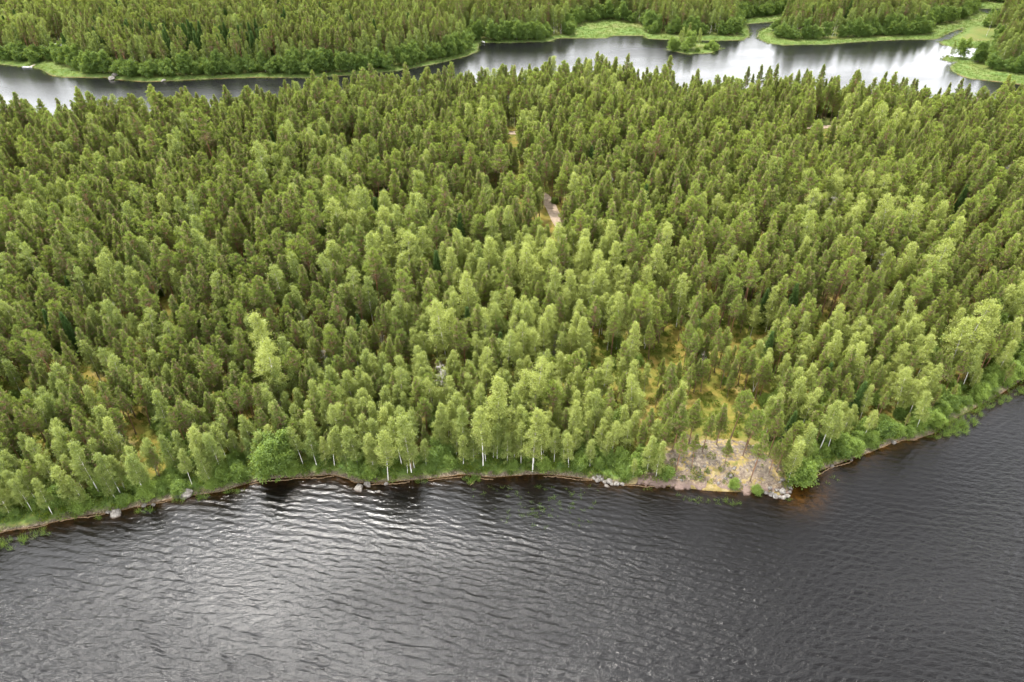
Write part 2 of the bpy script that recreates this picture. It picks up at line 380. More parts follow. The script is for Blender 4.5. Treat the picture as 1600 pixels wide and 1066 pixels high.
# ------------------------------------------------------------------ tree meshes
def unit(v): return v / (np.linalg.norm(v, axis=-1, keepdims=True) + 1e-9)
def blades(c, d, L, W, r):
    """rhombic blades from c along d"""
    n = len(c); s = unit(np.cross(d, unit(r.normal(size=(n, 3)))))
    a = c; b_ = c + d * (L * .5)[:, None] + s * W[:, None]; e = c + d * L[:, None]; f_ = c + d * (L * .5)[:, None] - s * W[:, None]
    V = np.stack([a, b_, e, f_], 1).reshape(-1, 3)
    return V, np.arange(n * 4).reshape(n, 4)
class Acc:
    def __init__(s): s.V, s.Q, s.T, s.n = [], [], [], 0
    def add(s, V, Q, T):
        s.V.append(V); s.Q.append(Q + s.n); s.T.append(np.broadcast_to(T, (len(V),)) if np.ndim(T) == 0 else T); s.n += len(V)
    def tube(s, pts, rad, tint, k=5):
        pts = np.asarray(pts, float); m_ = len(pts)
        d = unit(np.gradient(pts, axis=0)); ref = np.array([1., .2, 0]) if abs(d[0][0]) < .8 else np.array([0, 1., .2])
        u = unit(np.cross(d, ref)); v = np.cross(d, u)
        a = np.arange(k) * 2 * math.pi / k
        V = pts[:, None] + (u[:, None] * np.cos(a)[None, :, None] + v[:, None] * np.sin(a)[None, :, None]) * np.asarray(rad)[:, None, None]
        i = np.arange(m_ * k).reshape(m_, k); j = np.roll(i, -1, 1)
        Q = np.stack([i[:-1], j[:-1], j[1:], i[1:]], -1).reshape(-1, 4)
        s.add(V.reshape(-1, 3), Q, np.repeat(np.asarray(tint, float) * np.ones(m_), k))
    def mesh(s, name, m_):
        me = quad_mesh(name, np.concatenate(s.V), np.concatenate(s.Q), {'tint': np.concatenate(s.T)}, smooth=False)
        me.materials.append(m_); return me
def trunk_line(h, r, bend, n=9):
    z = np.linspace(0, 1, n); a = r.random() * 6.28
    x = bend * (np.sin(z * 2.4 + a) - math.sin(a)) ; y = bend * (np.cos(z * 1.9 + a) - math.cos(a))
    return np.stack([x, y, z * h], 1)
def at_line(line, t):
    z = np.linspace(0, 1, len(line)); return np.array([np.interp(t, z, line[:, k]) for k in range(3)])
def pine(seed, h, cb, Rc, flat=0.0, thin=1.0, dead=6):
    r = np.random.default_rng(seed); tk, cr_ = Acc(), Acc()
    line = trunk_line(h, r, .25 + .2 * flat)
    zz = np.linspace(0, 1, len(line))
    tk.tube(np.vstack([line[0] - [0, 0, .5], line[1:]]), (.018 * h * (1 - zz * .88)) * .62, zz, 7)
    c0, d0, inner = [], [], []
    z = cb * h
    while z < h * .985:
        t_ = (z - cb * h) / (h * (1 - cb))
        nb = r.integers(4, 7) if t_ < .85 else 3
        a0 = r.random() * 6.28
        for k in range(nb):
            a = a0 + k * 6.28 / nb + r.normal(0, .25)
            prof = .97 * (1 - t_) ** (.98 if not flat else .62) * (.70 + .30 * min(1, t_ / .15)) + .05
            L = Rc * prof * r.uniform(.50, 1.30)
            if r.random() > thin: continue
            elv = .05 + .75 * t_ + r.normal(0, .12) - .15 * (1 - t_)
            o_ = at_line(line, (z + r.normal(0, .1)) / h)
            dh = np.array([math.cos(a), math.sin(a), 0])
            s = np.linspace(0, 1, 4)
            pts = o_ + dh * (s * L * math.cos(elv))[:, None] + np.array([0, 0, 1.]) * ((s * L * math.sin(elv)) + .22 * L * s ** 2)[:, None]
            tk.tube(pts, [.045 * (1 - t_ * .5), .03, .02, .008], .45 + .3 * t_, 3)
            n = int((4 + L * 5.6) * (.45 + .55 * min(1, t_ / .30)))
            ss = r.uniform(.40, 1.06, n) ** .8
            side = np.cross(dh, [0, 0, 1.])
            off = r.normal(0, 1, n) * .20 * L * (.35 + ss * .65)
            p = np.stack([np.interp(ss, s, pts[:, i]) for i in range(3)], 1) + side * off[:, None] + np.array([0, 0, 1.]) * (r.normal(0, .09, n) + .05)[:, None]
            c0.append(p); d0.append(np.tile(dh * .55 + np.array([0, 0, .55 + .4 * t_]), (n, 1)) + side * (off * .5)[:, None])
            ni = int(3 + 6 * (1 - t_))
            inner.append(o_ + dh * (r.uniform(.15, .95, ni) * L)[:, None] + r.normal(0, .22, (ni, 3)))
        z += r.uniform(.44, .74)
    c0 = np.concatenate(c0); d0 = unit(np.concatenate(d0)); nb = 11
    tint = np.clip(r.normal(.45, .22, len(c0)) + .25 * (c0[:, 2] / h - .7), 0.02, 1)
    c = np.repeat(c0, nb, 0) + r.normal(0, .07, (len(c0) * nb, 3)); d = unit(np.repeat(d0, nb, 0) * .9 + r.normal(0, .55, (len(c0) * nb, 3)))
    n = len(c); V, Q = blades(c, d, r.uniform(.26, .50, n), r.uniform(.035, .062, n), r)
    cr_.add(V, Q, np.repeat(np.repeat(tint, nb), 4))
    ci = np.repeat(np.concatenate(inner), 4, 0); ci = ci + r.normal(0, .15, ci.shape)
    n = len(ci); V, Q = blades(ci, unit(r.normal(size=(n, 3))), r.uniform(.3, .65, n), r.uniform(.022, .05, n), r)
    cr_.add(V, Q, -1.0)
    for k in range(dead):
        a = r.random() * 6.28; z = r.uniform(.25, cb + .05) * h; L = r.uniform(.5, 1.7)
        o_ = at_line(line, z / h); e = o_ + np.array([math.cos(a) * L, math.sin(a) * L, r.normal(-.1, .2)])
        tk.tube([o_, (o_ + e) / 2 + [0, 0, .06], e], [.03, .018, .006], .1, 3)
    return tk, cr_
def broad(seed, h, cb, Rc, leaf=.13, stems=1, nl=22, asc=.9, dens=.85, spread=.25):
    r = np.random.default_rng(seed); tk, cr_ = Acc(), Acc()
    cl = []
    for s_ in range(stems):
        hh = h * (1 if s_ == 0 else r.uniform(.6, .95)); line = trunk_line(hh, r, .35)
        if stems > 1:
            aa = s_ * 6.28 / stems + r.random(); lean = np.linspace(0, 1, len(line))[:, None] * np.array([math.cos(aa), math.sin(aa), 0]) * Rc * .55
            line = line + lean
        zz = np.linspace(0, 1, len(line))
        tk.tube(np.vstack([line[0] - [0, 0, .4], line[1:]]), (.0072 * hh + .01) * (1 - zz * .9), zz * .8 + .1, 6)
        nbr = int((16 + hh * 2.6) * dens / (1 + .35 * (stems - 1)))
        for k in range(nbr):
            t_ = (k + r.random()) / nbr; z = (cb + (1 - cb) * t_ * .97)
            a = k * 2.4 + r.normal(0, .35)
            prof = min(1, (t_ + .12) / .34) ** .6 * (1.02 - t_) ** .62 + .08
            L = Rc * prof * r.uniform(.55, 1.35) * 1.15
            elv = asc * (.55 + .45 * t_) + r.normal(0, .15)
            o_ = at_line(line, z); dh = np.array([math.cos(a), math.sin(a), 0])
            s = np.linspace(0, 1, 5)
            pts = o_ + dh * (s * L * math.cos(elv * .8))[:, None] + np.array([0, 0, 1.]) * (s * L * math.sin(elv) - .30 * L * s ** 2.2)[:, None]
            tk.tube(pts, np.array([.040, .030, .02, .012, .005]) * (.6 + hh / 25), .9, 3)
            n = int(3 + L * 3.0); ss = r.uniform(.30, 1.08, n) ** .8
            side = np.cross(dh, [0, 0, 1.]); off = r.normal(0, .25, n) * L * (.3 + .7 * ss)
            p = np.stack([np.interp(ss, s, pts[:, i]) for i in range(3)], 1) + side * off[:, None] + np.array([0, 0, 1.]) * r.normal(-.08, .22, n)[:, None]
            cl.append(p)
        cl.append(at_line(line, .985)[None] + r.normal(0, .2, (3, 3)))
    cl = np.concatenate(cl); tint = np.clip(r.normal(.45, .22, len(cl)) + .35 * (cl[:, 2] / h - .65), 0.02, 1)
    rad = spread * r.uniform(.7, 1.3, len(cl))
    c = np.repeat(cl, nl, 0) + r.normal(0, 1, (len(cl) * nl, 3)) * np.array([1, 1, .75]) * np.repeat(rad, nl)[:, None]
    n = len(c); d = unit(r.normal(size=(n, 3)) * [1, 1, .6] + [0, 0, -.15]); L = r.uniform(.7, 1.3, n) * leaf * 1.7
    V, Q = blades(c, d, L, L * .36, r); tt = np.clip(np.repeat(tint, nl) + r.normal(0, .10, n), .02, 1)
    cr_.add(V, Q, np.repeat(tt, 4))
    return tk, cr_
def spruce(seed, h, Rc):
    r = np.random.default_rng(seed); tk, cr_ = Acc(), Acc(); line = trunk_line(h, r, .1); zz = np.linspace(0, 1, len(line))
    tk.tube(np.vstack([line[0] - [0, 0, .5], line[1:]]), .011 * h * (1 - zz * .93), .1, 6)
    P0, D0 = [], []
    z = .10 * h
    while z < h * .99:
        t_ = z / h; nb = 7 if t_ < .9 else 4; a0 = r.random() * 6.28
        for k in range(nb):
            a = a0 + k * 6.28 / nb + r.normal(0, .15); L = (Rc * (1 - t_) ** .9 + .12) * r.uniform(.8, 1.15)
            dh = np.array([math.cos(a), math.sin(a), 0]); o_ = at_line(line, t_); side = np.cross(dh, [0, 0, 1.])
            s = np.linspace(0, 1, 4); zc = -.35 * L * s * (1 - t_) + .28 * L * s ** 2
            pts = o_ + dh * (s * L)[:, None] + np.array([0, 0, 1.]) * zc[:, None]
            tk.tube(pts, [.03, .02, .012, .005], .1, 3)
            n = int(6 + L * 13); ss = r.uniform(.15, 1.03, n); off = r.normal(0, .2, n) * L * (1.15 - ss)
            p = np.stack([np.interp(ss, s, pts[:, i]) for i in range(3)], 1) + side * off[:, None]
            P0.append(p); D0.append(np.tile(dh * .7, (n, 1)) + side * np.sign(off)[:, None] * .5 + [0, 0, -.35])
        z += .33
    P0 = np.concatenate(P0); D0 = np.concatenate(D0); k = 5
    c = np.repeat(P0, k, 0) + r.normal(0, .06, (len(P0) * k, 3)); d = unit(np.repeat(D0, k, 0) + r.normal(0, .35, (len(c), 3)))
    n = len(c); V, Q = blades(c, d, r.uniform(.25, .5, n), r.uniform(.04, .07, n), r)
    cr_.add(V, Q, np.repeat(np.clip(r.normal(.4, .25, n), .02, 1), 4))
    return tk, cr_
def dead(seed, h):
    r = np.random.default_rng(seed); tk = Acc(); line = trunk_line(h, r, .4); zz = np.linspace(0, 1, len(line))
    tk.tube(np.vstack([line[0] - [0, 0, .4], line[1:]]), (.012 * h) * (1 - zz * .9), zz, 6)
    br = Acc()
    for k in range(34):
        t_ = r.uniform(.25, .98); a = r.random() * 6.28; L = (1 - t_) * 2.6 + .5; o_ = at_line(line, t_)
        dh = np.array([math.cos(a), math.sin(a), r.normal(.1, .25)])
        mid = o_ + dh * L * .5 + [0, 0, .1]; e = o_ + dh * L + [0, 0, -.1]
        br.tube([o_, mid, e], [.05, .03, .01], r.random(), 3)
        for q in range(3):
            s = r.uniform(.3, .9); b0 = o_ + (e - o_) * s; br.tube([b0, b0 + r.normal(0, .35, 3), b0 + r.normal(0, .5, 3)], [.02, .012, .005], r.random(), 3)
    return tk, br

PINES = [pine(11, 17.5, .50, 2.15), pine(12, 18.5, .55, 2.3), pine(13, 16.0, .42, 2.0), pine(14, 19.0, .60, 2.5, 1.0), pine(15, 15.0, .36, 1.9),
         pine(16, 17.0, .46, 2.4), pine(17, 18.0, .52, 2.0, 0, .85), pine(18, 16.5, .56, 2.3, 1.0, .9), pine(19, 14.0, .30, 1.75), pine(20, 18.2, .48, 2.2)]
TALLP = [pine(31, 21.5, .66, 2.3, 1.0, .75, 10), pine(32, 20.5, .62, 2.1, 0, .8, 10)]
BIRCH = [broad(41, 15.5, .22, 2.0), broad(42, 17.0, .26, 2.3), broad(43, 13.5, .16, 1.9), broad(44, 16.0, .36, 2.1, dens=.8), broad(45, 12.0, .26, 1.6, dens=.75),
         broad(46, 17.5, .24, 2.6, stems=2), broad(47, 14.0, .42, 1.8, dens=.7)]
ALDER = [broad(51, 4.2, .10, 1.9, leaf=.15, stems=4, dens=1.3, asc=.7), broad(52, 6.0, .12, 2.2, leaf=.15, stems=3, dens=1.2, asc=.7),
         broad(53, 8.5, .14, 2.4, leaf=.16, stems=2, dens=1.2, asc=.7), broad(54, 2.6, .05, 1.4, leaf=.13, stems=5, dens=1.2, asc=.7)]
SPRUCE = [spruce(61, 17, 2.3), spruce(62, 14, 2.0)]
DEAD = [dead(71, 13), dead(72, 10)]
def proto(name, tkcr, mt, mc, cname='crown'):
    tk, cr_ = tkcr
    root = bpy.data.objects.new(name, None); root.empty_display_size = .5
    a = tk.mesh(name + '_trunk', mt); b_ = cr_.mesh(name + '_crown', mc)
    return (a, b_, cname)
KIND = {
    'pine_tree': [proto('pine', p, M_PBARK, M_PINE) for p in PINES + TALLP],
    'birch_tree': [proto('birch', p, M_BBARK, M_BIRCH) for p in BIRCH],
    'alder_bush': [proto('alder', p, M_ABARK, M_ALDER) for p in ALDER],
    'spruce_tree': [proto('spruce', p, M_ABARK, M_SPRUCE) for p in SPRUCE],
    'dead_tree': [proto('dead', p, M_DEAD, M_DEAD, 'branches') for p in DEAD],
}

# ------------------------------------------------------------------ where the trees stand
trees = []   # (kind, variant, x, y, z, rot, scale, tone)
def hexgrid(x0, x1, y0, y1, s, jit):
    a, b_ = np.meshgrid(np.arange(x0, x1, s), np.arange(y0, y1, s * .866)); a = a + (np.arange(a.shape[0]) % 2)[:, None] * s / 2
    a = a + rng.normal(0, jit * s, a.shape); b_ = b_ + rng.normal(0, jit * s, b_.shape)
    return a.ravel(), b_.ravel()
def cull(x, y, mx=260, my=8):
    px, py, d = proj(x, y, np.zeros_like(x)); _, pt, _ = proj(x, y, np.full_like(x, 18.)); 
    return (px > -mx) & (px < 1600 + mx) & (py > -my) & (pt < 1150)
xa, ya = hexgrid(-420, 420, 118, 345, 3.05, .28); xb, yb = hexgrid(-200, 200, 55, 118, 2.55, .26)
x, y = np.concatenate([xa, xb]), np.concatenate([ya, yb])
k = cull(x, y); x, y = x[k], y[k]
dn = sdist(NEAR, x, y); k = dn > 1.2; x, y, dn = x[k], y[k], dn[k]
dfr = edist(front, x, y); dbk = edist(back, x, y)   # closing segments are harmless here
def polyd(pts, x, y):
    d = np.full(x.shape, 1e9)
    for (ax, ay), (bx, by) in zip(pts[:-1], pts[1:]):
        vx, vy = bx - ax, by - ay; t = np.clip(((x - ax) * vx + (y - ay) * vy) / (vx * vx + vy * vy + 1e-9), 0, 1)
        d = np.minimum(d, np.hypot(x - ax - t * vx, y - ay - t * vy))
    return d
dfr, dbk = polyd(front, x, y), polyd(back, x, y)
px, py, dep = proj(x, y, np.zeros_like(x))
open_ = np.zeros(x.shape, bool)
for (cx_, cy_, rad) in CLEAR:
    ux, uy = un(cx_, cy_); dist = math.hypot(ux, uy); dx, dy = ux / dist, uy / dist
    along = (x - ux) * dx + (y - uy) * dy; acr = np.abs(-(x - ux) * dy + (y - uy) * dx)
    tl = min(45, 16 / (H / dist)); open_ |= (acr < rad * .55 + 1.2) & (along < rad) & (along > -tl)
for (cx_, cy_, rad) in GAPS:
    ux, uy = un(cx_, cy_); dist = math.hypot(ux, uy); dx, dy = ux / dist, uy / dist
    along = (x - ux) * dx + (y - uy) * dy; acr = np.abs(-(x - ux) * dy + (y - uy) * dx)
    open_ |= (acr < rad * .6) & (along < rad * .8) & (along > -rad * 1.6)
open_ |= (sdist(ROCK, x, y) > -.5) & (py > 700)
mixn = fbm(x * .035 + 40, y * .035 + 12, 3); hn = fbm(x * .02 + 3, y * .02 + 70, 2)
bright = sst(350, 1150, px) * .7 + .3 * sst(150, 600, py)  # sunlit right and shaded left of the forest, put into the foliage tone
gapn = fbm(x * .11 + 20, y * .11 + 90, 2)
for i in range(len(x)):
    if open_[i]: continue
    f_, b_ = dfr[i], dbk[i]; r_ = rng.random()
    if gapn[i] < .27 and f_ > 14: continue
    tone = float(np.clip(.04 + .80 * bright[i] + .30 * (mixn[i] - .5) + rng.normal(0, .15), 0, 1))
    rot, s = rng.random() * 6.28, (rng.uniform(.80, 1.08) if rng.random() < .75 else rng.uniform(.58, .82)) * (.9 + .20 * hn[i])
    pb = .07 + .30 * sst(.56, .72, mixn[i]) + .16 * sst(300, 480, py[i]) 
    if 560 < px[i] < 960 and 430 < py[i]: pb += .16
    s *= .76 + .24 * (1 - sst(480, 620, py[i]))
    if f_ > 60 and rng.random() < .06: s *= 1.15
    if px[i] > 1000: pb -= .06
    if f_ < 4.5:
        if r_ < (.22 if px[i] < 1250 else .62): trees.append(('alder_bush', int(rng.choice([0, 1, 3])), x[i], y[i], rot, s, tone)); continue
        if r_ < .88: trees.append(('birch_tree', int(rng.choice([2, 4, 6, 3, 0])), x[i], y[i], rot, s * .85, tone)); continue
        if r_ < .86: continue
        s *= .8
    elif f_ < 15:
        pb = .78 if 470 < px[i] < 1000 else .5 if px[i] < 1000 else .30
        if r_ < .09: trees.append(('alder_bush', int(rng.choice([1, 2])), x[i], y[i], rot, s, tone)); continue
    elif b_ < 16 and px[i] > 1040 and px[i] < 1530:
        if b_ < 3: continue
        if r_ < .62: trees.append(('alder_bush', 2, x[i], y[i], rot, s * 1.05, tone * .4)); continue
        if r_ < .74 and b_ > 4: trees.append(('pine_tree', int(rng.choice([10, 11])), x[i], y[i], rot, rng.uniform(.8, 1.0), tone * .3)); continue
        trees.append(('birch_tree', int(rng.choice([4, 2])), x[i], y[i], rot, s * .7, tone * .5)); continue
    elif b_ < 40 and px[i] > 1040 and rng.random() < .12: 
        trees.append(('birch_tree', 2, x[i], y[i], rot, s * .8, tone)); continue
    if f_ > 18 and rng.random() < .012: trees.append(('dead_tree', int(rng.integers(2)), x[i], y[i], rot, s, tone)); continue
    if rng.random() < .02: trees.append(('spruce_tree', int(rng.integers(2)), x[i], y[i], rot, s * .8, tone * .6)); continue
    if rng.random() < pb:
        v = int(rng.choice([0, 1, 3, 5, 6, 2])) if f_ > 4.5 else 2
        if f_ < 22: v = int(rng.choice([0, 1, 3, 3, 6, 6, 4]))
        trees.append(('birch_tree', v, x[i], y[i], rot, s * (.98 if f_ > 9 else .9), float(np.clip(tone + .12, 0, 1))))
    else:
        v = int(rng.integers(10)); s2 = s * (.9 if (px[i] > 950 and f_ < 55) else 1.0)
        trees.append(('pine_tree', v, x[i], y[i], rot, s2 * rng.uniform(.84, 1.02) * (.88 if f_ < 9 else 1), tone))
    if f_ > 3 and rng.random() < (.40 if f_ < 22 else .14):
        trees.append(('alder_bush', int(rng.choice([0, 3, 1])), x[i] + rng.normal(0, 1.2), y[i] - 1.2, rot, s * .8, float(np.clip(tone + .2, 0, 1))))
# the crowded first rows on the bank
fr = np.array(front); dcum = np.concatenate([[0], np.cumsum(np.hypot(*np.diff(fr, axis=0).T))])
for s0 in np.arange(0, dcum[-1], 1.25):
    a, b_ = np.interp(s0 + rng.normal(0, .5), dcum, fr[:, 0]) + rng.normal(0, .4), np.interp(s0, dcum, fr[:, 1]) + 1.1 + 4.6 * rng.random() ** 1.3
    if sdist(ROCK, np.array([a]), np.array([b_]))[0] > -1.2 or sdist(NEAR, np.array([a]), np.array([b_]))[0] < .9: continue
    q, _, _ = proj(a, b_, 0); r_ = rng.random(); tn_ = float(np.clip(.45 + rng.normal(0, .2), 0, 1))
    if r_ < (.45 if q < 1250 else .85): trees.append(('alder_bush', int(rng.choice([0, 3, 3, 0])), a, b_, rng.random() * 6.28, rng.uniform(.45, .8), tn_))
    elif r_ < .92: trees.append(('birch_tree', int(rng.choice([2, 4, 6, 3])), a, b_ + 1, rng.random() * 6.28, rng.uniform(.42, .80), min(1, tn_ + .10)))
for (a0, b0) in [(1163, 150), (1172, 152), (1182, 151), (1190, 153), (1204, 152), (1212, 154), (1240, 155), (1250, 154), (1262, 156), (1278, 160), (1284, 159), (1292, 157), (1400, 160), (1418, 162), (1436, 160), (1462, 164), (1476, 163), (1488, 165), (1500, 163), (1370, 158)]:
    a, b_ = un(a0, b0); trees.append(('pine_tree', int(rng.choice([10, 11])), a, b_, rng.random() * 6.28, rng.uniform(.72, .88), .15))
# far land
x, y = hexgrid(-700, 700, 300, 600, 3.6, .28)
k = cull(x, y, 200, 14); x, y = x[k], y[k]
df = np.maximum(sdist(FAR, x, y), 0)
for q in PONDS: df = np.minimum(df, -sdist(q, x, y))
md = np.full(x.shape, -1e9)
for q in MEADOWS: md = np.maximum(md, sdist(q, x, y))
k = (df > 1.2 + 5 * fbm(x * .05, y * .05, 2)) & (md < -1.5); x, y, df, md = x[k], y[k], df[k], md[k]
px, py, dep = proj(x, y, np.zeros_like(x)); mixn = fbm(x * .02 + 140, y * .02 + 12, 3); sp = fbm(x * .012 + 7, y * .02 + 52, 2)
SEEN = MEADOWS[:8] + PONDS
def sight(x0, y0, s):
    hh_ = np.array([5, 9, 12.5, 15.5]) * s + 1.5; q = hh_ / (H - hh_)     # where the sight line over the crown meets the ground
    return x0 * (1 + q), y0 * (1 + q)
for i in range(len(x)):
    r_ = rng.random(); rot, s = rng.random() * 6.28, rng.uniform(.80, 1.08)
    tone = float(np.clip(.20 + .7 * (mixn[i] - .5) + rng.normal(0, .12), 0, 1))
    if (88 < px[i] < 109 and 76 < py[i] < 98) or (66 < px[i] < 76 and 88 < py[i] < 104) or (172 < px[i] < 188 and 110 < py[i]): continue
    if 478 < px[i] < 605 and 18 < py[i] < 52 and r_ < .62: continue
    bx_, by_ = sight(x[i], y[i], s)
    if max(float(sdist(q, bx_, by_).max()) for q in SEEN) > 1.5: continue
    edge = min(df[i] - 3, -md[i])
    if edge < 5: trees.append(('alder_bush', 2 if r_ < .7 else 1, x[i], y[i], rot, s * 1.2, tone * .35))
    elif edge < 14 and r_ < .65: trees.append(('birch_tree', int(rng.choice([0, 2, 5])), x[i], y[i], rot, s * .9, tone * .55))
    elif (sp[i] > .56 and px[i] < 420 and r_ < .75) or r_ < .06: trees.append(('spruce_tree', int(rng.integers(2)), x[i], y[i], rot, s, tone * .8))
    elif r_ < .06 + .16 + .4 * sst(.5, .7, mixn[i]): trees.append(('birch_tree', int(rng.integers(7)), x[i], y[i], rot, s, tone))
    else: trees.append(('pine_tree', int(rng.integers(10)), x[i], y[i], rot, s, tone))
# islet and a few hand-placed trees
def put(kind, v, px_, py_, s, tone, rot=None):
    a, b_ = un(px_, py_, .5); trees.append((kind, v, a, b_, rng.random() * 6.28 if rot is None else rot, s, tone))
for a in [('alder_bush', 2, 1056, 77, 1.0, .5), ('birch_tree', 4, 1066, 75, .75, .3), ('alder_bush', 1, 1077, 78, 1.1, .4), ('birch_tree', 2, 1084, 75, .65, .4), ('alder_bush', 2, 1071, 80, .9, .6), ('alder_bush', 1, 1048, 78, .8, .4), ('alder_bush', 3, 1118, 78, .9, .4), ('alder_bush', 0, 1090, 80, .7, .5), ('birch_tree', 4, 1061, 73, .6, .3), ('alder_bush', 3, 1110, 74, .8, .5),
          ('alder_bush', 0, 1103, 77, .9, .5), ('birch_tree', 6, 1092, 73, .6, .4), ('pine_tree', 4, 1075, 74, .7, .2),
          ('alder_bush', 1, 1500, 91, 1.1, .6), ('birch_tree', 6, 1484, 91, .55, .3),
          # on and round the bare rock
          ('pine_tree', 4, 1095, 716, .55, .6), ('pine_tree', 8, 1172, 752, .62, .5), ('alder_bush', 3, 1146, 760, .42, .9), ('pine_tree', 7, 1158, 720, .70, .45),
          ('alder_bush', 3, 1182, 766, .55, .7), ('pine_tree', 8, 1055, 742, .55, .6), ('alder_bush', 3, 1040, 745, .8, .4), ('birch_tree', 4, 1232, 752, .82, .9), ('alder_bush', 0, 1246, 748, 1.1, .6),
          ('pine_tree', 4, 1118, 700, .7, .6), ('pine_tree', 7, 1140, 690, .75, .7), ('pine_tree', 2, 1075, 700, .7, .6), ('pine_tree', 5, 1190, 700, .7, .7), ('pine_tree', 4, 1212, 740, .6, .6), ('pine_tree', 2, 1050, 708, .75, .7), ('pine_tree', 8, 1165, 700, .7, .6), ('pine_tree', 8, 1200, 716, .6, .6), ('pine_tree', 4, 1030, 722, .6, .6),
          ('pine_tree', 8, 1080, 735, .42, .6), ('pine_tree', 4, 1130, 735, .40, .6), ('pine_tree', 8, 1200, 745, .42, .6), ('birch_tree', 4, 1025, 745, .6, .7), ('birch_tree', 2, 1010, 740, .65, .7),
          # the bright birches by the water
          ('birch_tree', 3, 606, 748, 0.76, .7), ('birch_tree', 3, 643, 738, 0.84, .5), ('birch_tree', 6, 755, 728, 0.97, .8), ('birch_tree', 1, 780, 705, 1.01, .95),
          ('birch_tree', 1, 832, 735, 0.84, .9), ('birch_tree', 6, 846, 728, 0.88, .9), ('birch_tree', 5, 830, 665, 0.92, 1.0), ('birch_tree', 1, 740, 540, 1.0, 1.0),
          ('birch_tree', 5, 700, 580, 1.0, .9), ('birch_tree', 5, 1480, 590, 1.05, 1.0), ('birch_tree', 1, 1505, 585, 1.0, 1.0), ('birch_tree', 5, 440, 640, 1.0, .9), ('birch_tree', 3, 430, 600, 1.05, .9),
          ('alder_bush', 2, 425, 742, 1.05, .45), ('alder_bush', 2, 440, 735, 1.0, .5), ('dead_tree', 0, 700, 650, 1.0, .5), ('dead_tree', 1, 200, 730, .9, .5), ('dead_tree', 0, 915, 470, 1.1, .5),
          ('spruce_tree', 0, 686, 480, .8, .3)]:
    put(*a)
# individuals: drop those crowding the hand-placed ones is not needed, crowns interlock
T = trees
X = np.array([a[2] for a in T]); Y = np.array([a[3] for a in T]); Zt = height(X, Y) - .05
PX, PY, DEP = proj(X, Y, Zt); kinds = np.array([a[0] for a in T])
ok = (PX > -5) & (PX < 1605) & (PY > 0)
CAP = {'pine_tree': 295, 'birch_tree': 295, 'alder_bush': 290, 'spruce_tree': 290, 'dead_tree': 290}
single = np.zeros(len(T), bool)
for kd, cap in CAP.items():
    ix = np.where((kinds == kd) & ok)[0]
    S = np.array([T[i][5] for i in ix]) / DEP[ix]
    ix = ix[np.argsort(-S)][:cap]
    if kd in ('spruce_tree', 'dead_tree'): ix = ix[[T[i][3] < 345 for i in ix]]
    single[ix] = True

# ------------------------------------------------------------------ labels
MARKS = [(20, 'the reedy inlet'), (105, 'the low muddy bank'), (180, 'the grey boulder in the water'), (240, 'the grassy shore by the boulder'),
         (290, 'the pale rock slab'), (360, 'the straight bank past the slab'), (430, 'the rounded dark alders'), (500, 'the bank before the twin boulders'), (562, 'the twin wet boulders'),
         (606, 'the white waterside birch stem'), (665, 'the sandy notch in the shore'), (735, 'the green reed tuft offshore'), (790, 'the tall waterside birches'), (850, 'the sparse reeds in dark water'),
         (905, 'the driftwood strand line'), (948, 'the cracked grey rocks'), (1005, 'the birch end of the outcrop'), (1065, 'the pale lichen patch'), (1120, 'the middle of the outcrop'), (1180, 'the ochre ledge'),
         (1232, 'the white rock tip'), (1290, 'the amber shallows'), (1350, 'the bank past the amber shallows'), (1415, 'the stony bank before the reeds'), (1480, 'the bright green reed bed'), (1540, 'the far end of the reeds'), (1590, "the shore at the right edge")]
ONES = ['', 'first', 'second', 'third', 'fourth', 'fifth', 'sixth', 'seventh', 'eighth', 'ninth', 'tenth', 'eleventh', 'twelfth', 'thirteenth', 'fourteenth', 'fifteenth', 'sixteenth', 'seventeenth', 'eighteenth', 'nineteenth']
TENS = {2: ('twentieth', 'twenty'), 3: ('thirtieth', 'thirty'), 4: ('fortieth', 'forty'), 5: ('fiftieth', 'fifty')}
def ordinal(n):
    if n < 20: return ONES[n]
    a, b_ = divmod(n, 10); return TENS[a][0] if b_ == 0 else TENS[a][1] + '-' + ONES[b_]
def describe(i, kd):
    s, tone = T[i][5], T[i][6]
    size = 'tall' if s > 1.02 else 'small' if s < .80 else ''
    if kd == 'pine_tree': c = 'yellow-green pine' if tone > .55 else 'dark green pine' if tone < .3 else 'green pine'
    elif kd == 'birch_tree': c = 'pale leafy birch' if tone > .6 else 'green birch'
    elif kd == 'alder_bush': c = 'bushy green alder'
    elif kd == 'spruce_tree': c = 'dark narrow spruce'
    else: c = 'bare grey dead tree'
    return (size + ' ' + c).strip()
labels = {}
mk = np.array([m_[0] for m_ in MARKS])
for kd in CAP:
    ix = [i for i in np.where(single & (kinds == kd))[0]]
    cols = {}
    for i in ix: cols.setdefault(int(np.argmin(np.abs(mk - PX[i]))), []).append(i)
    for cidx, l in cols.items():
        l.sort(key=lambda i: -PY[i])
        for n, i in enumerate(l, 1):
            labels[i] = f"{describe(i, kd)}, {ordinal(n)} behind {MARKS[cidx][1]}"
CATS = {'pine_tree': ('tree', 'pines of the lakeside forest'), 'birch_tree': ('tree', 'birches of the lakeside forest'), 'alder_bush': ('bush', 'alder bushes under and beside the trees'),
        'spruce_tree': ('tree', 'spruces among the pines'), 'dead_tree': ('dead tree', 'dead trees in the forest')}
protoobj = {}
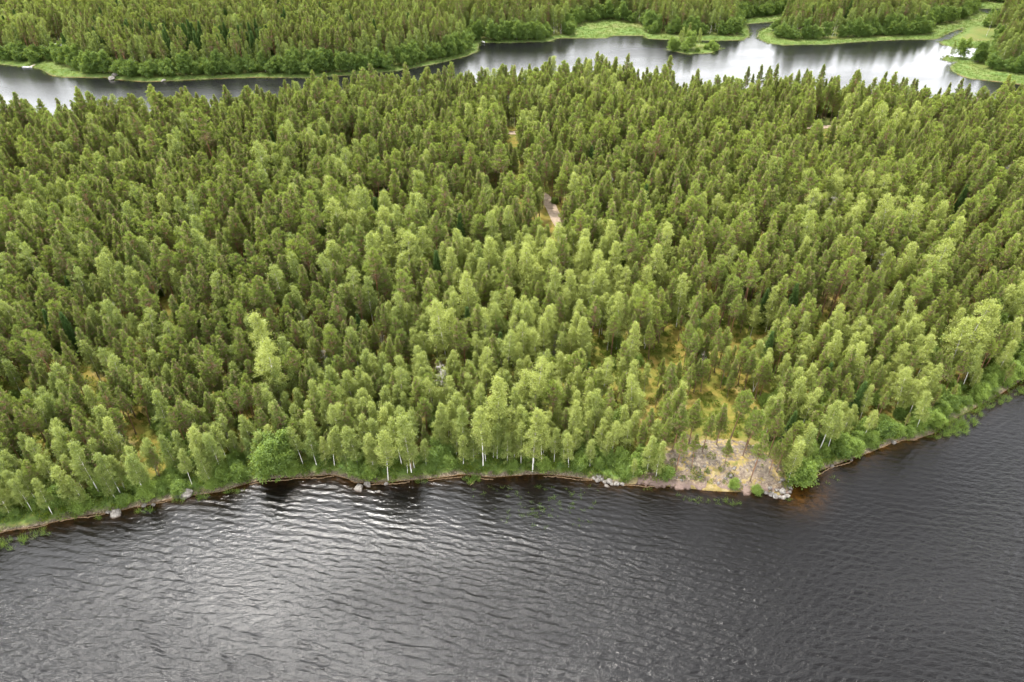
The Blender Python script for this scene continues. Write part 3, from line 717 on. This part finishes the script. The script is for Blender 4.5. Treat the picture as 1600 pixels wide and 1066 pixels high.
for i in np.where(single)[0]:
    kd, v = T[i][0], T[i][1]; key = (kd, v); ma, mb, cn_ = KIND[kd][v]
    if key not in protoobj:
        root = bpy.data.objects.new(kd, None); root.empty_display_size = .5; C.objects.link(root)
        a = bpy.data.objects.new('trunk', ma); b_ = bpy.data.objects.new(cn_, mb)
        for q in (a, b_): C.objects.link(q); q.parent = root
        protoobj[key] = (root, a, b_)
    else:
        r0, a0, b0 = protoobj[key]
        root, a, b_ = r0.copy(), a0.copy(), b0.copy()
        for q in (root, a, b_): C.objects.link(q)
        a.parent = root; b_.parent = root
    root.location = (X[i], Y[i], Zt[i]); root.rotation_euler = (rng.normal(0, .025), rng.normal(0, .025), T[i][4]); root.scale = (T[i][5],) * 3
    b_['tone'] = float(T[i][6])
    tag(root, labels[i], CATS[kd][0], CATS[kd][1])

# ------------------------------------------------------------------ everything past the individuals: one object per kind, instanced
def scatter(name, variants, P_, rot, scl, vid, tone, label, cat=None):
    """variants: list of lists of objects"""
    me = bpy.data.meshes.new(name); me.vertices.add(len(P_)); me.vertices.foreach_set('co', np.asarray(P_, np.float32).ravel())
    for a, v, ty in (('scl', scl, 'FLOAT'), ('tone', tone, 'FLOAT'), ('vid', vid, 'INT')):
        q = me.attributes.new(a, ty, 'POINT'); q.data.foreach_set('value', np.asarray(v, np.float32 if ty == 'FLOAT' else np.int32))
    q = me.attributes.new('rot', 'FLOAT_VECTOR', 'POINT'); q.data.foreach_set('vector', np.asarray(rot, np.float32).ravel())
    o_ = new_obj(name, me)
    g = bpy.data.node_groups.new(name + '_nodes', 'GeometryNodeTree')
    g.interface.new_socket('Geometry', in_out='INPUT', socket_type='NodeSocketGeometry'); g.interface.new_socket('Geometry', in_out='OUTPUT', socket_type='NodeSocketGeometry')
    gi, go = g.nodes.new('NodeGroupInput'), g.nodes.new('NodeGroupOutput')
    mtp = g.nodes.new('GeometryNodeMeshToPoints'); g.links.new(gi.outputs[0], mtp.inputs[0])
    iop = g.nodes.new('GeometryNodeInstanceOnPoints'); g.links.new(mtp.outputs[0], iop.inputs['Points'])
    jj = g.nodes.new('GeometryNodeJoinGeometry')
    for objs in variants:
        j1 = g.nodes.new('GeometryNodeJoinGeometry')
        for ob in objs:
            oi = g.nodes.new('GeometryNodeObjectInfo'); oi.inputs['Object'].default_value = ob; oi.transform_space = 'ORIGINAL'
            g.links.new(oi.outputs['Geometry'], j1.inputs[0])
        gt = g.nodes.new('GeometryNodeGeometryToInstance'); g.links.new(j1.outputs[0], gt.inputs[0]); g.links.new(gt.outputs[0], jj.inputs[0])
    g.links.new(jj.outputs[0], iop.inputs['Instance']); iop.inputs['Pick Instance'].default_value = True
    def na(n_, ty):
        q = g.nodes.new('GeometryNodeInputNamedAttribute'); q.data_type = ty; q.inputs['Name'].default_value = n_
        return next(s for s in q.outputs if s.enabled and s.name == 'Attribute')
    g.links.new(na('vid', 'INT'), iop.inputs['Instance Index'])
    er = g.nodes.new('FunctionNodeEulerToRotation'); g.links.new(na('rot', 'FLOAT_VECTOR'), er.inputs[0]); g.links.new(er.outputs[0], iop.inputs['Rotation'])
    g.links.new(na('scl', 'FLOAT'), iop.inputs['Scale'])
    g.links.new(iop.outputs[0], go.inputs[0])
    md_ = o_.modifiers.new('scatter', 'NODES'); md_.node_group = g
    tag(o_, label, cat, kind='stuff'); return o_
def ensure(kd, v):
    """an object pair carrying the variant's mesh (a real tree of the scene)"""
    return protoobj.get((kd, v))
STUFF = {'pine_tree': ('pine_forest', 'dense pine forest stretching inland and beyond the bay', 'forest'), 'birch_tree': ('birch_wood', 'pale green birches mixed through the forest', 'forest'),
         'alder_bush': ('alder_thicket', 'green alder thicket lining banks and forest floor', 'thicket'), 'spruce_tree': ('spruce_stand', 'dark spruces in the wood beyond the bay', 'forest')}
for kd, (nm, lb, ct) in STUFF.items():
    avail = [v for v in range(len(KIND[kd])) if (kd, v) in protoobj]
    order = list(reversed(range(len(avail))))
    ix = np.where(~single & (kinds == kd))[0]
    if kd == 'pine_tree' and not {10, 11} <= set(avail):
        pass
    vid = np.array([avail.index(T[i][1]) if T[i][1] in avail else int(T[i][1]) % len(avail) for i in ix])
    rot = np.stack([rng.normal(0, .03, len(ix)), rng.normal(0, .03, len(ix)), [T[i][4] for i in ix]], 1)
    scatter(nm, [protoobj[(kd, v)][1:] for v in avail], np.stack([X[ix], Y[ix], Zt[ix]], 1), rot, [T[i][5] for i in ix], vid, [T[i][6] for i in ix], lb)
# ------------------------------------------------------------------ bare rock outcrop
def rockmat(name, wet=True):
    m, t, o = mat(name)
    pos = world_pos(t); sx = N(t, 'ShaderNodeSeparateXYZ'); t.links.new(pos, sx.inputs[0])
    na_, nb_, nc = noise(t, .35, 5, .6, pos), noise(t, 1.6, 5, .65, pos), noise(t, 7, 3, .6, pos)
    vo = N(t, 'ShaderNodeTexVoronoi'); vo.inputs['Scale'].default_value = 1.7; t.links.new(pos, vo.inputs['Vector'])
    stone = ramp(t, nb_, [(.30, (.055, .038, .03)), (.45, (.11, .085, .065)), (.56, (.21, .175, .125)), (.72, (.36, .31, .22))])
    sp_ = mixrgb(t, ramp(t, nc, [(.45, (0, 0, 0)), (.6, (.7, .7, .7))]), stone, (.20, .15, .11))
    moss = ramp(t, na_, [(.3, (.22, .17, .05)), (.5, (.34, .22, .07)), (.7, (.13, .13, .03))])
    f_ = math_(t, 'ADD', na_, math_(t, 'MULTIPLY', math_(t, 'SUBTRACT', nb_, .5), .7))
    c = mixrgb(t, ramp(t, f_, [(.54, (0, 0, 0)), (.62, (1, 1, 1))]), sp_, moss)
    rub = N(t, 'ShaderNodeMapRange'); rub.inputs['From Min'].default_value = 1.7; rub.inputs['From Max'].default_value = .9; rub.inputs['To Max'].default_value = .75; t.links.new(math_(t, 'ADD', sx.outputs[2], math_(t, 'MULTIPLY', na_, .8)), rub.inputs['Value'])
    c = mixrgb(t, rub.outputs[0], c, ramp(t, noise(t, 2.8, 4, .7, pos), [(.35, (.05, .032, .022)), (.5, (.13, .085, .055)), (.62, (.30, .25, .18)), (.7, (.20, .14, .05))]))
    low = N(t, 'ShaderNodeMapRange'); low.inputs['From Min'].default_value = .55; low.inputs['From Max'].default_value = .25; t.links.new(sx.outputs[2], low.inputs['Value'])
    c = mixrgb(t, low.outputs[0], c, (.16, .11, .09))
    lo2 = N(t, 'ShaderNodeMapRange'); lo2.inputs['From Min'].default_value = .13; lo2.inputs['From Max'].default_value = .06; t.links.new(sx.outputs[2], lo2.inputs['Value'])
    c = mixrgb(t, lo2.outputs[0], c, (.06, .035, .025))
    b = N(t, 'ShaderNodeBsdfPrincipled'); b.inputs['Roughness'].default_value = .85
    bp = N(t, 'ShaderNodeBump'); bp.inputs['Strength'].default_value = .9; bp.inputs['Distance'].default_value = .12
    t.links.new(math_(t, 'ADD', nb_, math_(t, 'MULTIPLY', nc, .4)), bp.inputs['Height']); t.links.new(bp.outputs[0], b.inputs['Normal'])
    t.links.new(c, b.inputs['Base Color']); t.links.new(b.outputs[0], o.inputs[0]); return m
M_ROCK = rockmat("lichen_rock")
rx0, rx1 = min(p[0] for p in ROCK) - 1, max(p[0] for p in ROCK) + 1; ry0, ry1 = min(p[1] for p in ROCK) - 1, max(p[1] for p in ROCK) + 1
ax, ay = np.arange(rx0, rx1, .22), np.arange(ry0, ry1, .22); AX, AY = np.meshgrid(ax, ay); fx_, fy_ = AX.ravel(), AY.ravel()
sdr = sdist(ROCK, fx_, fy_) + (fbm(fx_ * .35, fy_ * .35, 3) - .5) * 4.5
dl = land_sd(fx_, fy_)
hz = height(fx_, fy_, dl)
cell = fbm(fx_ * .9, fy_ * .9, 4); ter = np.round(cell * 5) / 5 * .75
zr = np.maximum(hz, -.25) + .10 + .55 * ter + .30 * (fbm(fx_ * 2.6, fy_ * 2.6, 2) - .5) - .22
zr = zr - 1.6 * sst(.6, -1.2, sdr)
oc = new_obj("rock_outcrop", quad_mesh("rock_outcrop", np.stack([fx_, fy_, zr], 1), grid_quads(len(ax), len(ay)), smooth=True), mats=[M_ROCK])
tag(oc, 'bare pale bedrock sloping into the lake, patched with lichen and ochre moss', 'rock')

# ------------------------------------------------------------------ boulders
def boulder_mesh(seed, name):
    r = np.random.default_rng(seed)
    import bmesh
    bm = bmesh.new(); bmesh.ops.create_icosphere(bm, subdivisions=3, radius=1.0)
    pl = [(unit(r.normal(size=3)), r.uniform(.55, .9)) for _ in range(9)]
    for v in bm.verts:
        p = np.array(v.co)
        for nrm, dd in pl:
            e = p @ nrm - dd
            if e > 0: p = p - nrm * e * .9
        p = p * (1 + .07 * math.sin(p[0] * 7 + seed) * math.cos(p[1] * 6)); v.co = p * [1, .78, .62]
    me = bpy.data.meshes.new(name); bm.to_mesh(me); bm.free(); me.materials.append(M_BOUL); return me
m, t, o = mat("grey_boulder")
pos = world_pos(t); nb_ = noise(t, 2.3, 5, .65, pos)
c = ramp(t, nb_, [(.3, (.06, .05, .04)), (.5, (.14, .125, .11)), (.7, (.28, .26, .23))])
sx = N(t, 'ShaderNodeSeparateXYZ'); t.links.new(pos, sx.inputs[0]); lo2 = N(t, 'ShaderNodeMapRange'); lo2.inputs['From Min'].default_value = .16; lo2.inputs['From Max'].default_value = .05; t.links.new(sx.outputs[2], lo2.inputs['Value'])
c = mixrgb(t, lo2.outputs[0], c, (.05, .035, .025))
b = N(t, 'ShaderNodeBsdfPrincipled'); b.inputs['Roughness'].default_value = .8; t.links.new(c, b.inputs['Base Color'])
bp = N(t, 'ShaderNodeBump'); bp.inputs['Strength'].default_value = .6; bp.inputs['Distance'].default_value = .08; t.links.new(nb_, bp.inputs['Height']); t.links.new(bp.outputs[0], b.inputs['Normal']); t.links.new(b.outputs[0], o.inputs[0]); M_BOUL = m
BM = [boulder_mesh(80 + k, 'boulder') for k in range(5)]
BL = [(561, 763, 1.15, 'larger rounded wet boulder of the twin pair in the water'), (575, 758, .85, 'smaller upright pale boulder beside the rounded wet one'), (592, 768, .40, 'low dark stone awash beyond the twin boulders'),
      (181, 804, 1.25, 'big grey pinkish boulder standing in the water off the grassy bank'), (170, 801, .5, 'small stone against the big grey boulder'), (290, 773, 1.5, 'broad pale slab of rock lying on the bank'), (276, 777, .6, 'small pale stone next to the broad slab'),
      (240, 789, .45, 'small stone on the grassy bank before the slab'), (226, 790, .55, 'pale stone in the grass near the big boulder'), (603, 757, .5, 'white stone under the leaning white birch'),
      (1262, 747, .5, 'grey stone at the root of the amber shallows'), (1300, 729, .45, 'small grey stone on the curved bank'), (1396, 692, .6, 'grey stone where the bank turns stony'), (1330, 719, .4, 'small stone half hidden under alders on the curved bank'),
      (1528, 618, .35, 'tiny white stone above the reed bed'), (175, 124, 2.2, 'pale rock face on the far shore under dark alders'), (255, 127, 1.4, 'low pale rock on the far waterline'), (181, 120, 1.8, 'ochre rock above the pale far-shore rock face')]
for k, (a, b_) in enumerate([(928, 748), (934, 751), (940, 750), (945, 754), (951, 753), (948, 759), (956, 757), (963, 757), (936, 746), (972, 757)]):
    BL.append((a, b_, .45 + .3 * ((k * 37) % 10) / 10, f"cracked angular grey rock on the waterline, {ordinal(k + 1)} of the waterside row"))
for k, (a, b_) in enumerate([(1190, 768), (1197, 771), (1204, 773), (1211, 775), (1218, 777), (1224, 778), (1230, 775), (1234, 769), (1233, 763), (1222, 770), (1212, 768), (1202, 765)]):
    BL.append((a, b_, .42 + .35 * ((k * 53) % 10) / 10, f"white weathered rock at the tip of the point, {ordinal(k + 1)} round the rim"))
k = 0
for q in range(60):
    a, b_ = rng.uniform(1010, 1225), rng.uniform(728, 772)
    ux, uy = un(a, b_)
    if sdist(ROCK, np.array([ux]), np.array([uy]))[0] < .6: continue
    k += 1
    if k > 30: break
    BL.append((a, b_, rng.uniform(.18, .42), None))
loose = sorted([q for q in BL if q[3] is None], key=lambda q: q[0])
BL = [q for q in BL if q[3]] + [(q[0], q[1], q[2], f"small loose stone on the bare outcrop, {ordinal(n)} counting along from the birches") for n, q in enumerate(loose, 1)]
first = {}
for k, (a, b_, s_, lb) in enumerate(BL):
    ux, uy = un(a, b_); zg = float(height(np.array([ux]), np.array([uy]))[0]); zg = max(zg, -.2 * s_)
    if sdist(ROCK, np.array([ux]), np.array([uy]))[0] > .5: zg += .12
    v = k % 5
    ob = bpy.data.objects.new('boulder', BM[v]); C.objects.link(ob)
    ob.location = (ux, uy, zg + .12 * s_); ob.rotation_euler = (rng.normal(0, .2), rng.normal(0, .2), rng.random() * 6.28); ob.scale = (s_, s_, s_ * rng.uniform(.8, 1.1))
    tag(ob, lb, 'rock', 'rocks along the shore')

# ------------------------------------------------------------------ ground cover, reeds, strand line
def tuft(seed, n, rad, h, wd, lean, tn=.5):
    r = np.random.default_rng(seed); A = Acc(); a = r.random(n) * 6.28; q = rad * np.sqrt(r.random(n))
    c = np.stack([q * np.cos(a), q * np.sin(a), np.full(n, -.05)], 1); d = unit(r.normal(size=(n, 3)) * [lean, lean, .1] + [0, 0, 1])
    V, Q = blades(c, d, h * r.uniform(.6, 1.15, n), np.full(n, wd), r); A.add(V, Q, np.repeat(np.clip(r.normal(tn, .25, n), .02, 1), 4)); return A
def cushion(seed, n, rad, h):
    r = np.random.default_rng(seed); A = Acc(); a = r.random(n) * 6.28; q = rad * np.sqrt(r.random(n))
    c = np.stack([q * np.cos(a), q * np.sin(a), h * (1 - (q / rad) ** 2) * r.random(n)], 1); d = unit(r.normal(size=(n, 3)) + [0, 0, .5])
    V, Q = blades(c, d, r.uniform(.12, .30, n), r.uniform(.04, .09, n), r); A.add(V, Q, np.repeat(np.clip(r.normal(.45, .25, n), .02, 1), 4)); return A
def src(name, A, mt, P_, scl, tone, label):
    """first copy of a ground-cover clump; the others are instances of it inside one object"""
    return A.mesh(name, mt)
def stuff_scatter(name, acc_list, mt, x, y, z, scl, tone, label, tilt=.1):
    # a joined mesh of real clumps: every clump copied in numpy, one object
    r = np.random.default_rng(5); VV, QQ, TT, nn = [], [], [], 0
    base = [(np.concatenate(A.V), np.concatenate(A.Q), np.concatenate(A.T)) for A in acc_list]
    for i in range(len(x)):
        V, Q, Tn = base[i % len(base)]; a = r.random() * 6.28; c_, s_ = math.cos(a), math.sin(a)
        W = V @ np.array([[c_, s_, 0], [-s_, c_, 0], [0, 0, 1]]) * scl[i] + [x[i], y[i], z[i]]
        VV.append(W); QQ.append(Q + nn); TT.append(np.clip(Tn + (tone[i] - .5) * .8, .02, 1)); nn += len(V)
    me = quad_mesh(name, np.concatenate(VV), np.concatenate(QQ), {'tint': np.concatenate(TT)})
    ob = new_obj(name, me, mats=[mt]); tag(ob, label, None, kind='stuff'); return ob
x, y = hexgrid(-135, 150, 68, 190, 1.25, .3); px, py, _ = proj(x, y, 0 * x)
k = (px > -60) & (px < 1660); x, y = x[k], y[k]; d_ = sdist(NEAR, x, y); k = (d_ > .4) & (d_ < 48) & ((sdist(ROCK, x, y) < 0) | (rng.random(len(x)) < .30)); x, y, d_ = x[k], y[k], d_[k]
k = rng.random(len(x)) < np.where(d_ < 6, .95, .5) * (.4 + fbm(x * .15, y * .15, 2)); x, y, d_ = x[k], y[k], d_[k]
print('undergrowth', len(x))
stuff_scatter('undergrowth', [cushion(90, 110, .65, .5), cushion(91, 90, .5, .7), cushion(92, 80, .7, .35)], M_MOSS, x, y, height(x, y), rng.uniform(.7, 1.5, len(x)), np.clip(.62 - .3 * (d_ < 5) + rng.normal(0, .2, len(x)), 0, 1), 'low berry shrubs and ferns under the trees')
def patch(px_, py_, rx, ry, n):
    cx_, cy_ = un(px_, py_); a = rng.random(n) * 6.28; q = np.sqrt(rng.random(n)); return cx_ + rx * q * np.cos(a), cy_ + ry * q * np.sin(a)
PT = [(1478, 672, 2.2, 1.6, 60), (1490, 668, 2.6, 2.0, 110), (1503, 655, 2.4, 2.2, 90), (1512, 645, 2.2, 1.6, 50), (1520, 637, 1.8, 1.4, 25), (1540, 632, 1.8, 1.2, 30), (1560, 625, 2.0, 1.6, 50), (1585, 610, 2.0, 1.6, 45), (1610, 600, 2.2, 1.4, 30), (1462, 682, 2.2, .8, 18),
      (735, 752, 1.2, .8, 34), (742, 749, .8, .6, 12), (60, 836, 1.6, .7, 14), (12, 850, 2.4, 1.2, 34), (30, 842, 2, .7, 16), (283, 783, 1.4, .6, 16), (312, 779, 1.2, .6, 16), (150, 812, .8, .4, 5), (222, 799, 1.5, .5, 16), (660, 752, 1, .5, 8), (365, 768, 1.6, .6, 12)]
xx, yy = zip(*[patch(q[0], q[1], q[2] * 1.15, q[3] * 1.15, int(q[4] * .5)) for q in PT]); x, y = np.concatenate(xx), np.concatenate(yy)
stuff_scatter('reed_bed', [tuft(95, 26, .42, 1.2, .020, .32), tuft(96, 16, .40, .9, .020, .45), tuft(94, 9, .3, 1.0, .02, .5)], M_REED, x, y, 0 * x - .02, rng.uniform(.7, 1.15, len(x)), rng.uniform(.3, .9, len(x)), 'bright green reeds growing in the shallows along the bank')
SP = [(800, 778, 3.5, 3, 9), (850, 785, 5, 4, 34), (880, 800, 6, 4, 16), (820, 800, 5, 3, 14), (905, 770, 4, 2, 12), (1092, 782, 1.6, .7, 8), (1122, 784, 2.0, .7, 16), (1148, 786, 1.6, .6, 10), (1075, 776, 2, 1, 6), (1010, 766, .8, .3, 3), (760, 775, 3, 2, 6), (1230, 781, .6, .3, 4), (1290, 750, 2.2, 1, 6)]
xx, yy = zip(*[patch(*q) for q in SP]); x, y = np.concatenate(xx), np.concatenate(yy)
stuff_scatter('sparse_reeds', [tuft(97, 11, .22, .75, .020, .8), tuft(98, 8, .3, .6, .02, .9)], M_REED, x, y, 0 * x, rng.uniform(.6, 1.1, len(x)), rng.uniform(.2, .7, len(x)), 'thin scattered reeds standing in dark water off the shore')
x, y = hexgrid(-420, 420, 290, 520, 1.9, .3); k = cull(x, y, 40, 3); x, y = x[k], y[k]
d_ = land_sd(x, y); md = np.full(x.shape, -1e9)
for q in MEADOWS: md = np.maximum(md, sdist(q, x, y))
k = (y > 280) & (d_ > -1.2) & (((d_ < 9 * fbm(x * .04 + 3, y * .04, 2) - 2)) | ((md > -1) & (rng.random(len(x)) < .75))); x, y, d_ = x[k], y[k], d_[k]; print('sedge', len(x))
stuff_scatter('sedge', [tuft(99, 26, 1.25, .65, .05, .5)], M_SEDGE, x, y, np.maximum(height(x, y), -.1), rng.uniform(.6, 1.2, len(x)), np.clip(.55 + .6 * (fbm(x * .05, y * .08, 3) - .5) + rng.normal(0, .15, len(x)), 0, 1), 'pale green sedge fringing the far shores and wet meadows')
# washed-up reed stalks floating just off the bank
m, t, o = mat("dry_reed_stalks"); b = N(t, 'ShaderNodeBsdfPrincipled'); b.inputs['Roughness'].default_value = .9
t.links.new(ramp(t, noise(t, 3, 3, vec=world_pos(t)), [(.3, (.11, .07, .035)), (.7, (.27, .19, .11))]), b.inputs['Base Color']); t.links.new(b.outputs[0], o.inputs[0]); M_STR = m
def strand(pts, wdt, off):
    A = Acc(); r = np.random.default_rng(int(pts[0][0])); P2 = np.array([un(*p) for p in pts]); d = np.concatenate([[0], np.cumsum(np.hypot(*np.diff(P2, axis=0).T))]); L = d[-1]
    n = max(4, int(L * 3)); s_ = np.linspace(0, L, n); c = np.stack([np.interp(s_, d, P2[:, 0]), np.interp(s_, d, P2[:, 1])], 1)
    c[:, 1] += .16 * np.sin(s_ * .9) + r.normal(0, .05, n) - off
    for q in range(7):
        cc_ = c + r.normal(0, wdt * .33, (n, 2)); A.tube(np.column_stack([cc_, np.full(n, .035)]), np.full(n, .035) * r.uniform(.5, 1.5), .5, 3)
    return A
SL = [([(0, 832), (40, 825), (75, 819)], 'nearest the reedy inlet'), ([(95, 814), (130, 808), (165, 802)], 'beside the big grey boulder'), ([(215, 792), (250, 785), (272, 779)], 'before the pale slab'), ([(390, 757), (430, 750), (480, 747), (522, 744)], 'before the twin boulders'),
      ([(572, 758), (600, 756), (640, 753)], 'past the twin boulders'), ([(670, 751), (700, 747), (722, 743)], 'at the sandy notch'), ([(735, 758), (745, 748), (770, 748)], 'curling round the reed tuft'), ([(850, 744), (890, 747), (925, 751)], 'before the cracked grey rocks'),
      ([(975, 758), (1005, 760), (1030, 758)], 'at the birch end of the outcrop'), ([(1242, 758), (1265, 746), (1300, 731), (1330, 720)], 'along the amber shallows'), ([(1395, 694), (1415, 687), (1432, 686)], 'before the bright reed bed')]
for pts, lb in SL:
    A = strand(pts, .16, .10); ob = new_obj('driftwood_strand', A.mesh('driftwood_strand', M_STR)); tag(ob, 'tan line of washed-up stalks ' + lb, 'driftwood', 'strands of washed-up stalks')

# ------------------------------------------------------------------ forest road seen in the gaps
m, t, o = mat("gravel_road"); b = N(t, 'ShaderNodeBsdfPrincipled'); b.inputs['Roughness'].default_value = .95
t.links.new(ramp(t, noise(t, .9, 5, vec=world_pos(t)), [(.3, (.24, .18, .12)), (.6, (.38, .29, .22)), (.8, (.16, .17, .05))]), b.inputs['Base Color']); t.links.new(b.outputs[0], o.inputs[0]); M_ROAD = m
for pts, wd_ in (([(884, 385), (870, 362), (861, 342), (852, 327), (836, 317), (812, 316)], 3.2), ([(1180, 216), (1240, 209), (1290, 208), (1340, 209), (1420, 216)], 4.5), ([(740, 222), (790, 218), (830, 217)], 4.0)):
    P2 = np.array([un(*p) for p in pts]); d = np.concatenate([[0], np.cumsum(np.hypot(*np.diff(P2, axis=0).T))]); n = int(d[-1] / 1.2) + 2; s_ = np.linspace(0, d[-1], n)
    c = np.stack([np.interp(s_, d, P2[:, 0]), np.interp(s_, d, P2[:, 1])], 1); tg = unit(np.gradient(c, axis=0)); nr = np.stack([-tg[:, 1], tg[:, 0]], 1)
    rows = [c + nr * w_ for w_ in np.linspace(-wd_ / 2, wd_ / 2, 6)]; P3 = np.stack(rows, 1).reshape(-1, 2)
    rr = new_obj('forest_road', quad_mesh('forest_road', np.column_stack([P3, height(P3[:, 0], P3[:, 1]) + .10]), grid_quads(6, n), smooth=True), mats=[M_ROAD]); tag(rr, kind='structure')

# ------------------------------------------------------------------ boats, jetty, cabin
def plain(name, c, rough=.6):
    m, t, o = mat(name); b = N(t, 'ShaderNodeBsdfPrincipled'); b.inputs['Roughness'].default_value = rough
    t.links.new(mixrgb(t, noise(t, 3, 3), c, tuple(v * .75 for v in c)), b.inputs['Base Color']); t.links.new(b.outputs[0], o.inputs[0]); return m
M_WHITE, M_WOOD, M_ROOF, M_DARK = plain("white_hull_paint", (.8, .8, .78)), plain("weathered_planks", (.38, .32, .26)), plain("grey_roof_felt", (.12, .12, .12)), plain("dark_timber", (.10, .075, .06))
def box(A, c, s, tint=.5):
    c, s = np.array(c, float), np.array(s, float) / 2
    V = np.array([[a, b_, d] for a in (-1, 1) for b_ in (-1, 1) for d in (-1, 1)]) * s + c
    A.add(V, np.array([[0, 1, 3, 2], [4, 6, 7, 5], [0, 4, 5, 1], [2, 3, 7, 6], [0, 2, 6, 4], [1, 5, 7, 3]]), tint)
def boat(px_, py_, L, rz, zb, label):
    root = bpy.data.objects.new('rowing_boat', None); C.objects.link(root); a, b_ = un(px_, py_); root.location = (a, b_, zb); root.rotation_euler = (0, 0, rz)
    A = Acc(); n = 15; s_ = np.linspace(-1, 1, n); prof = np.array([-1, -.8, -.35, 0, .35, .8, 1.]); V = []
    for q in s_:
        wv = (1 - abs(q) ** 2.4 * (.97 if q > 0 else .45)) * L * .16
        for p in prof: V.append([q * L / 2, p * wv, (.48 if abs(p) == 1 else .20 if abs(p) == .8 else .0) + (.12 * q * q if abs(p) == 1 else 0)])
    for q in s_[::-1]:
        wv = (1 - abs(q) ** 2.4 * (.97 if q > 0 else .45)) * L * .16 * .93
        for p in prof: V.append([q * L / 2 * .97, p * wv, (.49 if abs(p) == 1 else .24 if abs(p) == .8 else .06) + (.12 * q * q if abs(p) == 1 else 0)])
    V = np.array(V); Qs = grid_quads(7, 2 * n); A.add(V, Qs, .5)
    h_ = new_obj('hull', A.mesh('hull', M_WHITE), root)
    for xx_ in (-.22, .12):
        B = Acc(); box(B, (xx_ * L, 0, .36), (.25, L * .27, .04)); new_obj('thwart', B.mesh('thwart', M_WOOD), root)
    tag(root, label, 'boat')
boat(43, 106, 5.0, R(-6), -.06, 'white rowing boat moored beside the small jetty on the far shore')
boat(755, 67.5, 4.2, R(-62), .25, 'pale rowing boat pulled up on the far bank by the narrows')
root = bpy.data.objects.new('jetty', None); C.objects.link(root); a, b_ = un(52, 104); root.location = (a, b_, 0)
A = Acc(); box(A, (0, 1.5, .42), (1.6, 7.5, .10)); new_obj('deck', A.mesh('deck', M_WOOD), root)
for q in ((-.65, -2), (.65, -2), (-.65, 2.5), (.65, 2.5)):
    A = Acc(); A.tube([(q[0], q[1], -1.2), (q[0], q[1], .36)], [.09, .09], .5, 6); new_obj('post', A.mesh('post', M_WOOD), root)
tag(root, 'small weathered plank jetty on the far shore beside the white boat', 'jetty')
root = bpy.data.objects.new('cabin', None); C.objects.link(root); a, b_ = un(98, 80); zg = float(height(np.array([a]), np.array([b_]))[0]); root.location = (a, b_, zg); root.rotation_euler = (0, 0, R(14)); root.scale = (.8, .8, .8)
A = Acc(); box(A, (0, 0, 1.15), (5.6, 4, 2.5)); new_obj('wall', A.mesh('wall', M_DARK), root)
A = Acc(); V = np.array([[-3.2, -2.5, 2.3], [3.2, -2.5, 2.3], [3.2, 0, 3.7], [-3.2, 0, 3.7], [-3.2, 2.5, 2.3], [3.2, 2.5, 2.3]]); V = np.vstack([V, V + [0, 0, .14]])
A.add(V, np.array([[0, 3, 2, 1], [3, 4, 5, 2], [6, 7, 8, 9], [9, 8, 11, 10], [0, 1, 7, 6], [4, 10, 11, 5], [0, 6, 9, 3], [3, 9, 10, 4], [1, 2, 8, 7], [2, 5, 11, 8]]), .5); new_obj('roof', A.mesh('roof', M_ROOF), root)
A = Acc(); box(A, (-.9, -2.03, 1.0), (.9, .08, 2.0)); new_obj('door', A.mesh('door', M_WOOD), root)
A = Acc(); box(A, (1.3, -2.03, 1.4), (1.1, .08, .8)); new_obj('window', A.mesh('window', M_ROOF), root)
tag(root, 'small dark cabin with grey roof among far-shore trees above the jetty', 'cabin')

print('trees', len(T), 'single', {k_: int((single & (kinds == k_)).sum()) for k_ in CAP}, 'variants', sorted(protoobj))
